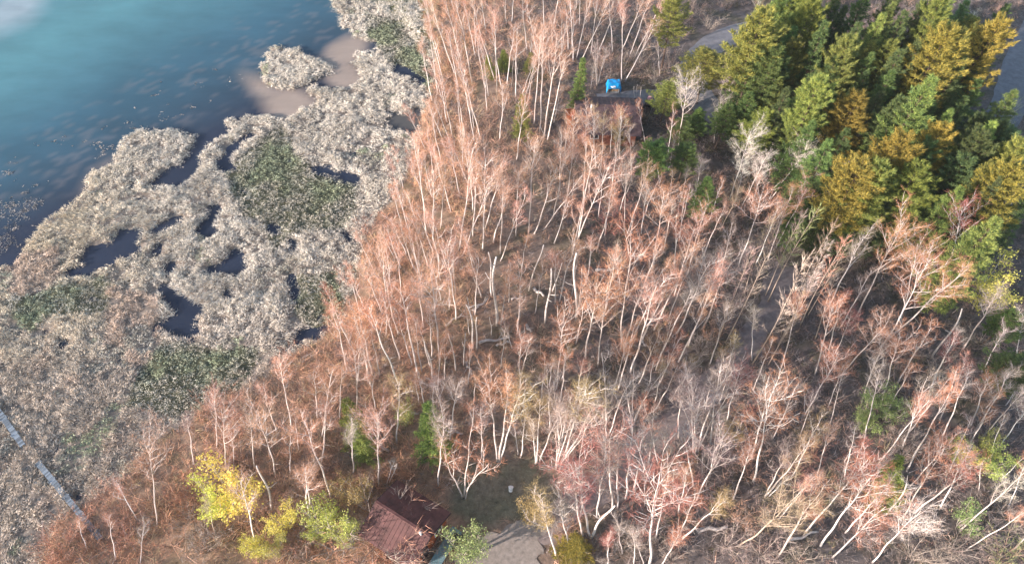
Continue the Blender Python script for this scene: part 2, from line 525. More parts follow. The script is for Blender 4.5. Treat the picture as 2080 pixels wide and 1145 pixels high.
def gravel():
    bm = bmesh.new(); pts = []
    n = len(GRAVEL)
    for i in range(n):
        (x0, y0), (x1, y1) = GRAVEL[i], GRAVEL[(i + 1) % n]
        k = max(1, int(math.hypot(x1 - x0, y1 - y0) / 6))
        for j in range(k):
            t = j / k; p = at(x0 + (x1 - x0) * t, y0 + (y1 - y0) * t, .396)
            p.x += (float(vnoise(p.x, p.y, 1.0, 8)) - .5) * 1.1; p.y += (float(vnoise(p.x, p.y, .8, 9)) - .5) * 1.1 + random.uniform(-.12, .12)
            pts.append(bm.verts.new(p))
    f = bm.faces.new(pts); f.normal_update()
    if f.normal.z < 0: f.normal_flip()
    bmesh.ops.triangulate(bm, faces=[f])
    return bm_mesh('gravel_yard', bm, M_GRAV)
obj('gravel_yard', gravel(), kind='structure')

# ------------------------------------------------------------ marsh: dry reeds, low green shrubs
def scatter(n, region):
    """random ground points seen in a photo region (x0,y0,x1,y1), even over the ground"""
    x0, y0, x1, y1 = region
    c = [at(x, y) for x in (x0, x1) for y in (y0, y1)]
    xs = rng.uniform(min(p.x for p in c), max(p.x for p in c), n); ys = rng.uniform(min(p.y for p in c), max(p.y for p in c), n)
    return xs, ys

def tufts(name, xs, ys, zs, cols, nb, length, width, spread, label, cat, jit=.25, bend=.15, up=.6, m=None, tipc=None, dome=0, blade_var=.28):
    n = len(xs)
    L = length * rng.uniform(.6, 1.35, n)
    P = np.repeat(np.stack([xs, ys, zs], -1), nb, 0)
    big = np.repeat(rng.uniform(.7, 1.35, n), nb)
    off = rng.normal(size=(n * nb, 2)) * jit * big[:, None]
    P[:, :2] += off
    D = rng.normal(size=(n * nb, 3)) * np.array([spread, spread, .25]) + np.array([0, 0, up])
    if dome:
        P[:, 2] += dome * big * np.exp(-(off ** 2).sum(1) / (2 * (jit * big) ** 2))
        D[:, :2] += off / jit * .55
    D[:, 2] = np.abs(D[:, 2]) + .05
    # blades of one tuft share a lean
    lean = np.repeat(rng.normal(size=(n, 2)) * .2 + np.stack([fbm(xs, ys, 5, 301) - .5, fbm(xs, ys, 5, 311) - .5], -1) * 3.2, nb, 0); D[:, :2] += lean
    V, F = blades(P, D, np.repeat(L, nb) * rng.uniform(.6, 1.2, n * nb), width * rng.uniform(.6, 1.5, n * nb), bend)
    c = np.repeat(cols * rng.uniform(.82, 1.12, (n, 1)), nb, 0) * rng.uniform(1 - blade_var, 1 + blade_var, (n * nb, 1))
    T = np.repeat(c, 3, 0)
    T.reshape(-1, 3, 3)[:, 2] *= tipc if tipc else 1.0
    me = np_mesh(name, V, F, T); me.materials.append(m or M_TUFT)
    return obj(name, me, kind='stuff', label=label, cat=cat)

xs, ys = scatter(150000, (-160, -60, 920, 1230))
z = zones(xs, ys)
keep = z['marsh'] & (z['px'] > -120) & (z['px'] < 930) & (z['py'] < 1230) & (z['py'] > -60)
xs, ys = xs[keep], ys[keep]; z = {k: v[keep] for k, v in z.items()}
n1 = fbm(xs, ys, 3.0, 101, 4); n2 = fbm(xs, ys, 9.0, 131)
gsel = z['green'] | ((z['py'] > 690) & (n1 > .60)) | (n1 > .70)
rs = ~gsel & (fbm(xs, ys, .9, 141, 2) > .33)
rx_, ry_, zz = xs[rs], ys[rs], {k: v[rs] for k, v in z.items()}
white = np.array([.76, .71, .61]); cream = np.array([.78, .68, .50]); grey = np.array([.52, .47, .40]); peach = np.array([.68, .54, .43])
lowf = np.clip((zz['py'] - 620) / 160, 0, 1)[:, None] * .8
m2 = fbm(rx_, ry_, 2.2, 151)[:, None]
cols = white * (1 - lowf) + (grey * .6 + peach * .4) * lowf
creamf = np.clip((360 - zz['px']) / 200, 0, 1)[:, None] * np.clip((zz['py'] - 260) / 150, 0, 1)[:, None] * .7 * (1 - lowf)
cols = cols * (1 - creamf) + cream * creamf
pf = (zz['peach'][:, None] * .8 + np.clip((m2 - .56) * 6, 0, 1) * .5 * (lowf > .1))
cols = cols * (1 - np.clip(pf, 0, 1)) + peach * np.clip(pf, 0, 1)
cols = cols * (.75 + .5 * fbm(rx_, ry_, 1.1, 161)[:, None])
print('reed tufts', len(rx_))
tufts('reed_bed', rx_, ry_, ground_zv(rx_, ry_) - .02, cols, 15, .34, .050, .45, 'pale flattened dry reeds in ragged beds and islands over the dark shallows', 'reeds', .17, .10, .5, dome=.34, blade_var=.12)
gs_ = (rng.random(len(xs)) < .8) & gsel
gxs, gys, zz = xs[gs_], ys[gs_], {k: v[gs_] for k, v in z.items()}
n3 = fbm(gxs, gys, 1.6, 171)[:, None]
gc = np.array([.34, .32, .25]) * (1 - n3) + np.array([.50, .48, .42]) * n3
gr = np.clip((fbm(gxs, gys, 4.0, 181)[:, None] - .50) * 6, 0, 1) * .6
gc = gc * (1 - gr) + np.array([.22, .30, .15]) * gr
gc = gc * 1.35 * rng.uniform(.65, 1.35, (len(gxs), 1))
print('shrub tufts', len(gxs))
tufts('marsh_shrubs', gxs, gys, ground_zv(gxs, gys), gc, 12, .16, .06, .7, 'low grey green shrubs and sedge hummocks between the pale reed beds', 'marsh plants', .12, .0, .5, dome=.28, blade_var=.15)
# floating weed mats off the reeds
xs, ys = scatter(26000, (-120, 140, 560, 620))
px, py = pix(xs, ys)
zz = zones(xs, ys)
w1 = inside(px + (fbm(xs, ys, 1.4, 201) - .5) * 50, py + (fbm(xs, ys, 1.4, 207) - .5) * 40, [(-60, 410), (70, 398), (85, 415), (60, 450), (30, 480), (40, 500), (10, 520), (-60, 530)]) & (fbm(xs, ys, .9, 211, 3) > .44)
w2 = (np.abs(.45 * px + .9 * py - 335) < 45) & (fbm(xs + ys * .5, ys * 2 - xs, 1.6, 221, 4) > .72)
k = (w1 | w2) & ~zz['land'] & (px > -60)
tufts('floating_weed', xs[k], ys[k], np.full(k.sum(), .012), np.tile([.44, .41, .37], (k.sum(), 1)) * rng.uniform(.6, 1.2, (k.sum(), 1)), 4, .22, .07, 1.0,
      'thin drifting mats of dead water weed off the reed edge', 'water weed', .12, .0, .03)
# meadow strip and clearing grass
xs, ys = scatter(60000, (720, -120, 1180, 1100)); z = zones(xs, ys)
k = ((z['meadow'] & z['land']) | (z['grass'] & z['forest'] & ~z['gravel']))
xs, ys = xs[k], ys[k]; mead = z['meadow'][k]
n_ = fbm(xs, ys, 1.4, 231)[:, None]
c = np.where(mead[:, None], np.array([.26, .25, .12]) * n_ + np.array([.14, .19, .07]) * (1 - n_), np.array([.17, .20, .11]) * n_ + np.array([.34, .27, .21]) * (1 - n_))
tufts('grass', xs, ys, ground_zv(xs, ys), c, 6, .16, .03, .7, 'short mixed green and brown grass of the clearing', 'grass', .1, .0, .7)

# ------------------------------------------------------------ undergrowth
def brush():
    xs, ys = scatter(150000, (-40, -110, 2180, 1260)); z = zones(xs, ys)
    n1 = fbm(xs, ys, 5, 241, 3)
    dens = np.where(z['px'] < 960, .8, .42)
    logs_gap = np.exp(-(((z['px'] - 1040) / 110) ** 2 + ((z['py'] - 600) / 90) ** 2))
    k = z['forest'] & ~z['road'] & ~z['gravel'] & ~z['grass'] & ~z['meadow'] & (rng.random(len(xs)) < dens * (1 - .75 * logs_gap)) & (n1 > .33)
    k &= (z['px'] > -60) & (z['px'] < 2160)
    xs, ys = xs[k], ys[k]; z = {q: v[k] for q, v in z.items()}
    px, py = z['px'], z['py']
    n = len(xs)
    east = np.clip((px - 900) / 420, 0, 1)[:, None]
    m1 = fbm(xs, ys, 3.5, 251)[:, None]
    rust = np.array([.66, .38, .24]); pink = np.array([.70, .46, .35]); tan = np.array([.50, .40, .24])
    grey = np.array([.31, .27, .255]); red = np.array([.40, .15, .14]); ol = np.array([.22, .21, .11]); brn = np.array([.25, .19, .165])
    W = rust * np.clip(m1 * 1.6, 0, 1) + pink * (1 - np.clip(m1 * 1.6, 0, 1))
    r = rng.random((n, 1))
    W = np.where(r < .2, tan, np.where(r < .42, grey * 1.15, W))
    E = np.where(r < .42, grey, np.where(r < .72, brn, np.where(r < .82, ol, pink * .75)))
    redp = np.clip(1.2 - np.hypot((px - 1235) / 60, (py - 430) / 50), 0, 1) + np.clip(1.2 - np.hypot((px - 1350) / 55, (py - 970) / 45), 0, 1) \
        + np.clip(1.2 - np.hypot((px - 1620) / 40, (py - 975) / 40), 0, 1) + np.clip(1.1 - np.hypot((px - 730) / 60, (py - 450) / 30), 0, 1)
    c = W * (1 - east) + E * east
    redp = np.clip(redp, 0, 1)[:, None] * .8
    c = c * (1 - redp) + red * redp
    c = c * rng.uniform(.7, 1.3, (n, 1))
    print('brush', n)
    nb = 12
    hh = rng.uniform(.4, 1.0, n) * (1 + 1.3 * np.clip((fbm(xs, ys, 4, 261) - .5) * 5, 0, 1))
    P = np.repeat(np.stack([xs, ys, ground_zv(xs, ys) - .02], -1), nb, 0)
    P[:, :2] += rng.normal(size=(n * nb, 2)) * .16
    P[:, 2] += np.abs(rng.normal(size=n * nb)) * .22 * np.repeat(hh, nb)
    D = rng.normal(size=(n * nb, 3)) * np.array([.75, .75, .25]) + np.array([0, 0, .7]); D[:, 2] = np.abs(D[:, 2])
    V, F = blades(P, D, np.repeat(hh, nb) * rng.uniform(.5, 1.3, n * nb), (.028 * rng.uniform(.5, 1.6, n * nb)))
    T = np.repeat(np.repeat(c, nb, 0) * rng.uniform(.7, 1.3, (n * nb, 1)), 3, 0)
    me = np_mesh('undergrowth', V, F, T); me.materials.append(M_BRUSH)
    obj('undergrowth', me, kind='stuff', label='low bare twiggy brush covering the woodland floor, rust coloured near the marsh', cat='brush')
brush()

# ------------------------------------------------------------ tree prototypes (18 m tall unless said)
def wob(rg, a): return rg.uniform(-a, a)

def birch_proto(i, kind='birch', n_limb=9, fork=.5, crown_r=2.6, n_twig=650, stems=1, tw_len=.9):
    rg = random.Random(100 + i); ng = np.random.default_rng(200 + i)
    Hh = 18.0
    trunks = []; TP = []; TD = []
    for s in range(stems):
        T = Tubes()
        a0 = 2 * math.pi * s / stems + rg.random()
        spread = 0 if stems == 1 else rg.uniform(1.2, 3.2)
        hs = Hh * (1 if s == 0 else rg.uniform(.7, .97))
        bx, by = (0, 0) if stems == 1 else (.18 * math.cos(a0), .18 * math.sin(a0))
        ax, ay = spread * math.cos(a0), spread * math.sin(a0)
        w1, w2, ph = wob(rg, .38), wob(rg, .38), rg.random() * 6
        def P(t, bx=bx, by=by, ax=ax, ay=ay, w1=w1, w2=w2, ph=ph, hs=hs):
            return Vector((bx + ax * t ** 1.25 + w1 * math.sin(t * 5 + ph) * t * (1.15 - t) * 1.6 + .05 * math.sin(t * 17 + ph),
                           by + ay * t ** 1.25 + w2 * math.sin(t * 4 + ph * 2) * t * (1.15 - t) * 1.6 + .05 * math.sin(t * 15 + 2 * ph), hs * t))
        N = 13
        r0 = (.125 if stems == 1 else .09) * rg.uniform(.85, 1.15)
        T.add([P(k / N) for k in range(N + 1)], [r0 * (1 - .80 * (k / N) ** 1.2) * (1.35 if k == 0 else 1) for k in range(N + 1)], 5)
        nl = max(4, int(n_limb / stems ** .6))
        for l in range(nl):
            t0 = fork + (0.96 - fork) * ((l + rg.random() * .8) / nl)
            b = P(t0); az = l * 2.4 + rg.random() * .9
            Ll = (Hh * .30) * (1.08 - t0 * .55) * rg.uniform(.7, 1.15) * crown_r / 2.6
            el = rg.uniform(.95, 1.3) if kind != 'spread' else rg.uniform(.6, 1.1)
            pts = [b]; d = Vector((math.cos(az) * math.cos(el), math.sin(az) * math.cos(el), math.sin(el)))
            ns = 5
            for q in range(ns):
                d = (d + Vector((wob(rg, .16), wob(rg, .16), .07 + wob(rg, .08)))).normalized()
                pts.append(pts[-1] + d * Ll / ns)
            rr = r0 * (1 - .7 * t0) * .72
            T.add(pts, [rr * (1 - .75 * q / ns) for q in range(ns + 1)], 4)
            for q in range(1, ns + 1):
                for e in range(2 if q < ns else 1):
                    az2 = rg.random() * 6.28
                    dd = (d * .9 + Vector((math.cos(az2) * .75, math.sin(az2) * .75, .2))).normalized()
                    L2 = Ll * rg.uniform(.22, .42)
                    p1 = pts[q] + dd * L2 * .5
                    p2 = p1 + (dd + Vector((wob(rg, .35), wob(rg, .35), .25))).normalized() * L2 * .55
                    T.add([pts[q], p1, p2], [.028, .019, .008], 3)
                    for u in (.35, .7, 1.0, 1.0):
                        pp = pts[q].lerp(p1, u * 2) if u < .5 else p1.lerp(p2, u * 2 - 1)
                        TP.append(pp); TD.append(dd)
            for q in range(2, ns + 1): TP.append(pts[q]); TD.append(d)
        # a few short dead side twigs on the lower bole
        for l in range(4):
            t0 = rg.uniform(.2, fork); b = P(t0); az = rg.random() * 6.28
            L = rg.uniform(.4, 1.3)
            e = b + Vector((math.cos(az), math.sin(az), .5)) * L
            T.add([b, b.lerp(e, .5) + Vector((0, 0, .06)), e], [.022, .015, .006], 3)
        trunks.append(T)
    TP = np.array([tuple(p) for p in TP]); TD = np.array([tuple(p) for p in TD])
    k = ng.integers(0, len(TP), n_twig)
    D = TD[k] * .75 + ng.normal(size=(n_twig, 3)) * .52 + np.array([0, 0, .25])
    V, F = blades(TP[k] + ng.normal(size=(n_twig, 3)) * .08, D, .82 * tw_len * ng.uniform(.5, 1.35, n_twig), .0145 * ng.uniform(.7, 1.4, n_twig), .05, ng)
    # second order: fine sprays off the twigs
    tips = V.reshape(-1, 3, 3)
    mid = tips[:, 0] * .45 + tips[:, 2] * .55
    rep = 2
    P2 = np.repeat(mid, rep, 0); D2 = np.repeat(tips[:, 2] - tips[:, 0], rep, 0); D2 = D2 / np.linalg.norm(D2, axis=1, keepdims=True) + ng.normal(size=D2.shape) * .6
    V2, F2 = blades(P2, D2, tw_len * .6 * ng.uniform(.5, 1.3, len(P2)), .011 * ng.uniform(.7, 1.4, len(P2)), .05, ng)
    V = np.concatenate([V, V2]); F = np.concatenate([F, F2 + 3 * n_twig])
    cm = np_mesh('crown', V, F); cm.materials.append(M_TWIG)
    tms = [T.mesh('trunk', M_BARK) for T in trunks]
    return dict(trunks=tms, crown=cm, h=Hh)

def aspen_proto(i):
    rg = random.Random(500 + i); ng = np.random.default_rng(600 + i)
    T = Tubes(); Hh = 18.0; N = 12; ph = rg.random() * 6
    P = lambda t: Vector((.35 * math.sin(t * 4 + ph) * t, .35 * math.sin(t * 3 + ph * 2) * t, Hh * t))
    T.add([P(k / N) for k in range(N + 1)], [.095 * (1 - .88 * k / N) for k in range(N + 1)], 4)
    TP, TD = [], []
    for l in range(46):
        t0 = rg.uniform(.34, .99); az = rg.random() * 6.28; L = (1.25 - t0) * rg.uniform(1.6, 3.0)
        d = Vector((math.cos(az), math.sin(az), rg.uniform(.9, 1.5))).normalized()
        b = P(t0); m = b + d * L * .5; e = m + (d + Vector((0, 0, .5))).normalized() * L * .5
        T.add([b, m, e], [.022, .016, .007], 3)
        for u in (.4, .7, 1): TP.append(b.lerp(e, u)); TD.append(d)
    TP = np.array([tuple(p) for p in TP]); TD = np.array([tuple(p) for p in TD])
    n = 520; k = ng.integers(0, len(TP), n)
    V, F = blades(TP[k], TD[k] + ng.normal(size=(n, 3)) * .45 + np.array([0, 0, .3]), .75 * ng.uniform(.5, 1.4, n), .026 * ng.uniform(.7, 1.4, n), .0, ng)
    cm = np_mesh('crown', V, F); cm.materials.append(M_TWIG)
    return dict(trunks=[T.mesh('trunk', M_BARK)], crown=cm, h=Hh)

def snag_proto(i):
    rg = random.Random(700 + i); T = Tubes(); Hh = 9.0; N = 9; ph = rg.random() * 6
    P = lambda t: Vector((.3 * math.sin(t * 5 + ph) * t, .3 * math.sin(t * 4 + ph * 2) * t, Hh * t))
    T.add([P(k / N) for k in range(N + 1)], [.125 * (1 - .45 * k / N) for k in range(N + 1)], 5)
    for l in range(2 + i % 3):
        b = P(rg.uniform(.45, .95)); az = rg.random() * 6.28; L = rg.uniform(.5, 1.8)
        e = b + Vector((math.cos(az), math.sin(az), .9)).normalized() * L
        T.add([b, b.lerp(e, .5) + Vector((.05, 0, -.05)), e], [.05, .035, .02], 4)
    return dict(trunks=[T.mesh('trunk', M_BARK)], crown=None, h=Hh)

def needle_cloud(C, A, ng, nb, L, W, up=.35):
    """C clump centres, A outward axis"""
    n = len(C)
    P = np.repeat(C, nb, 0) + ng.normal(size=(n * nb, 3)) * .06
    D = np.repeat(A, nb, 0) * .8 + ng.normal(size=(n * nb, 3)) * .62 + np.array([0, 0, up])
    return blades(P, D, L * ng.uniform(.6, 1.3, n * nb), W * ng.uniform(.7, 1.4, n * nb), 0, ng)

def pine_proto(i, shape='white'):
    rg = random.Random(900 + i); ng = np.random.default_rng(910 + i)
    T = Tubes(); Hh = 16.0; N = 10
    P = lambda t: Vector((.15 * math.sin(t * 4 + i), .15 * math.cos(t * 3 + i) - .15, Hh * t))
    T.add([P(k / N) for k in range(N + 1)], [.19 * (1 - .9 * k / N) for k in range(N + 1)], 5)
    C, A = [], []
    if shape == 'white': t_lo, W, nwh, per = .16, 3.4, 17, 6
    elif shape == 'round': t_lo, W, nwh, per = .45, 2.9, 12, 7
    else: t_lo, W, nwh, per = .05, 1.75, 24, 7
    for w in range(nwh):
        t0 = t_lo + (0.99 - t_lo) * (w / (nwh - 1)) ** .92
        u = (t0 - t_lo) / (1 - t_lo)
        if shape == 'white': Rr = W * (1 - u) ** .8 * (.75 + .5 * rg.random()) * min(1, .45 + u * 2.4) + .25
        elif shape == 'round': Rr = W * math.sqrt(max(0, 1 - (u * 1.02 - .32) ** 2 / .52)) * (.8 + .4 * rg.random()) + .25
        else: Rr = W * (1 - u) ** .6 * (.8 + .35 * rg.random()) + .15
        for q in range(per):
            az = q * 6.283 / per + w * .9 + rg.uniform(-.35, .35)
            L = Rr * rg.uniform(.6, 1.15)
            tilt = (-.05 + .75 * u) if shape == 'white' else (.15 + .7 * u if shape == 'round' else .35 + .6 * u)
            b = P(min(.995, t0 + rg.uniform(-.012, .012)))
            d = Vector((math.cos(az), math.sin(az), tilt)).normalized()
            m = b + d * L * .55; e = m + (d + Vector((0, 0, .28))).normalized() * L * .45
            T.add([b, m, e], [.05 * (1 - .6 * u), .03, .01], 3)
            side = Vector((-math.sin(az), math.cos(az), 0))
            ns = max(3, int(L / .26))
            for s in range(ns):
                f = .28 + .74 * (s + .5) / ns
                p = (b.lerp(m, f / .55) if f < .55 else m.lerp(e, (f - .55) / .45))
                wdt = .62 * (1.15 - f) * L * .55
                for sd in ((-1, 0, 1) if shape != 'col' else (-.6, .6)):
                    if rg.random() < .22: continue
                    c = p + side * sd * wdt * rg.uniform(.5, 1.1) + Vector((wob(rg, .08), wob(rg, .08), wob(rg, .10)))
                    C.append(tuple(c)); A.append(tuple(d + side * sd * .5))
    C, A = np.array(C), np.array(A)
    nb = 13
    Ln = {'white': .36, 'round': .38, 'col': .26}[shape]
    V, F = needle_cloud(C, A, ng, nb, Ln, .055, .35 if shape != 'round' else .5)
    cm = np_mesh('foliage', V, F); cm.materials.append(M_NEEDLE)
    return dict(trunks=[T.mesh('trunk', M_PBARK)], crown=cm, h=Hh, r=W)

def leafy_proto(i):
    rg = random.Random(1200 + i); ng = np.random.default_rng(1210 + i)
    Hh = 6.0; T = Tubes(); TP, TD = [], []
    for s in range(5):
        az = s * 1.26 + rg.random() * .6; sp = rg.uniform(.5, 1.5)
        pts = [Vector((.1 * math.cos(az), .1 * math.sin(az), 0))]
        d = Vector((math.cos(az) * .25 * sp, math.sin(az) * .25 * sp, 1)).normalized()
        Ls = Hh * rg.uniform(.72, .95)
        for q in range(6):
            d = (d + Vector((wob(rg, .15), wob(rg, .15), 0))).normalized(); pts.append(pts[-1] + d * Ls / 6)
        T.add(pts, [.07 * (1 - .8 * q / 6) for q in range(7)], 4)
        for q in range(2, 7):
            for e in range(3):
                az2 = rg.random() * 6.28; dd = Vector((math.cos(az2), math.sin(az2), .6)).normalized(); L2 = rg.uniform(.7, 1.4) * (1.3 - q * .12)
                e_ = pts[q] + dd * L2
                T.add([pts[q], pts[q].lerp(e_, .5), e_], [.022, .014, .006], 3)
                for u in (.4, .6, .8, 1): TP.append(tuple(pts[q].lerp(e_, u))); TD.append(tuple(dd))
    TP, TD = np.array(TP), np.array(TD)
    n = 2600; k = ng.integers(0, len(TP), n)
    V, F = blades(TP[k] + ng.normal(size=(n, 3)) * .17, TD[k] * .3 + unit(ng, n), .15 * ng.uniform(.6, 1.3, n), .11 * ng.uniform(.7, 1.3, n), 0, ng)
    cm = np_mesh('leaves', V, F); cm.materials.append(M_LEAF)
    return dict(trunks=[T.mesh('trunk', M_BARK)], crown=cm, h=Hh)

BIRCH = [birch_proto(i, n_limb=6 + i % 4, fork=.46 + .05 * (i % 5), crown_r=1.9 + .25 * (i % 4), n_twig=680 + 70 * (i % 4)) for i in range(12)]
SPREAD = [birch_proto(40 + i, 'spread', n_limb=13, fork=.45 + .05 * i, crown_r=2.9, n_twig=1400, tw_len=.9) for i in range(4)]
CLUMP = [birch_proto(60 + i, n_limb=9, fork=.45, crown_r=2.0, n_twig=900, stems=3 + i % 3) for i in range(4)]
ASPEN = [aspen_proto(i) for i in range(5)]
SNAG = [snag_proto(i) for i in range(6)]
WPINE = [pine_proto(i, 'white') for i in range(4)]
RPINE = [pine_proto(10 + i, 'round') for i in range(4)]
CEDAR = [pine_proto(20 + i, 'col') for i in range(3)]
LEAFY = [leafy_proto(i) for i in range(3)]

def shrub_proto(i):
    rg = random.Random(1500 + i); ng = np.random.default_rng(1510 + i)
    Hh = 4.0; T = Tubes(); TP, TD = [], []
    for s in range(9):
        az = s * .7 + rg.random() * .6; sp = rg.uniform(.3, 1.1)
        d = Vector((math.cos(az) * sp, math.sin(az) * sp, 1)).normalized(); pts = [Vector((.12 * math.cos(az), .12 * math.sin(az), 0))]
        Ls = Hh * rg.uniform(.6, 1.0)
        for q in range(5):
            d = (d + Vector((wob(rg, .2), wob(rg, .2), .03))).normalized(); pts.append(pts[-1] + d * Ls / 5)
        T.add(pts, [.035 * (1 - .8 * q / 5) for q in range(6)], 4)
        for q in range(1, 6):
            for e in range(3):
                az2 = rg.random() * 6.28; dd = (d + Vector((math.cos(az2), math.sin(az2), .1)) * .8).normalized(); L2 = rg.uniform(.5, 1.1)
                e_ = pts[q] + dd * L2; T.add([pts[q], pts[q].lerp(e_, .5), e_], [.014, .009, .004], 3)
                for u in (.3, .6, 1): TP.append(tuple(pts[q].lerp(e_, u))); TD.append(tuple(dd))
    TP, TD = np.array(TP), np.array(TD); n = 900; k = ng.integers(0, len(TP), n)
    V, F = blades(TP[k], TD[k] + ng.normal(size=(n, 3)) * .55, .5 * ng.uniform(.5, 1.4, n), .016 * ng.uniform(.7, 1.4, n), 0, ng)
    cm = np_mesh('twigs', V, F); cm.materials.append(M_TWIG)
    return dict(trunks=[T.mesh('stems', M_BARK)], crown=cm, h=Hh)
SHRUB = [shrub_proto(i) for i in range(4)]

# ------------------------------------------------------------ where each tree stands (foot and tip in the photograph)
TW = dict(o=(.62, .31, .19), r=(.50, .20, .16), t=(.46, .36, .24), y=(.50, .36, .19), p=(.66, .38, .26), w=(.80, .72, .62), g=(.36, .42, .17), k=(.42, .34, .29))
TWN = dict(o='orange-twigged', r='red-twigged', t='tan-twigged', y='golden-twigged', p='pink-twigged', w='white-crowned', g='green-budding', k='grey-brown')
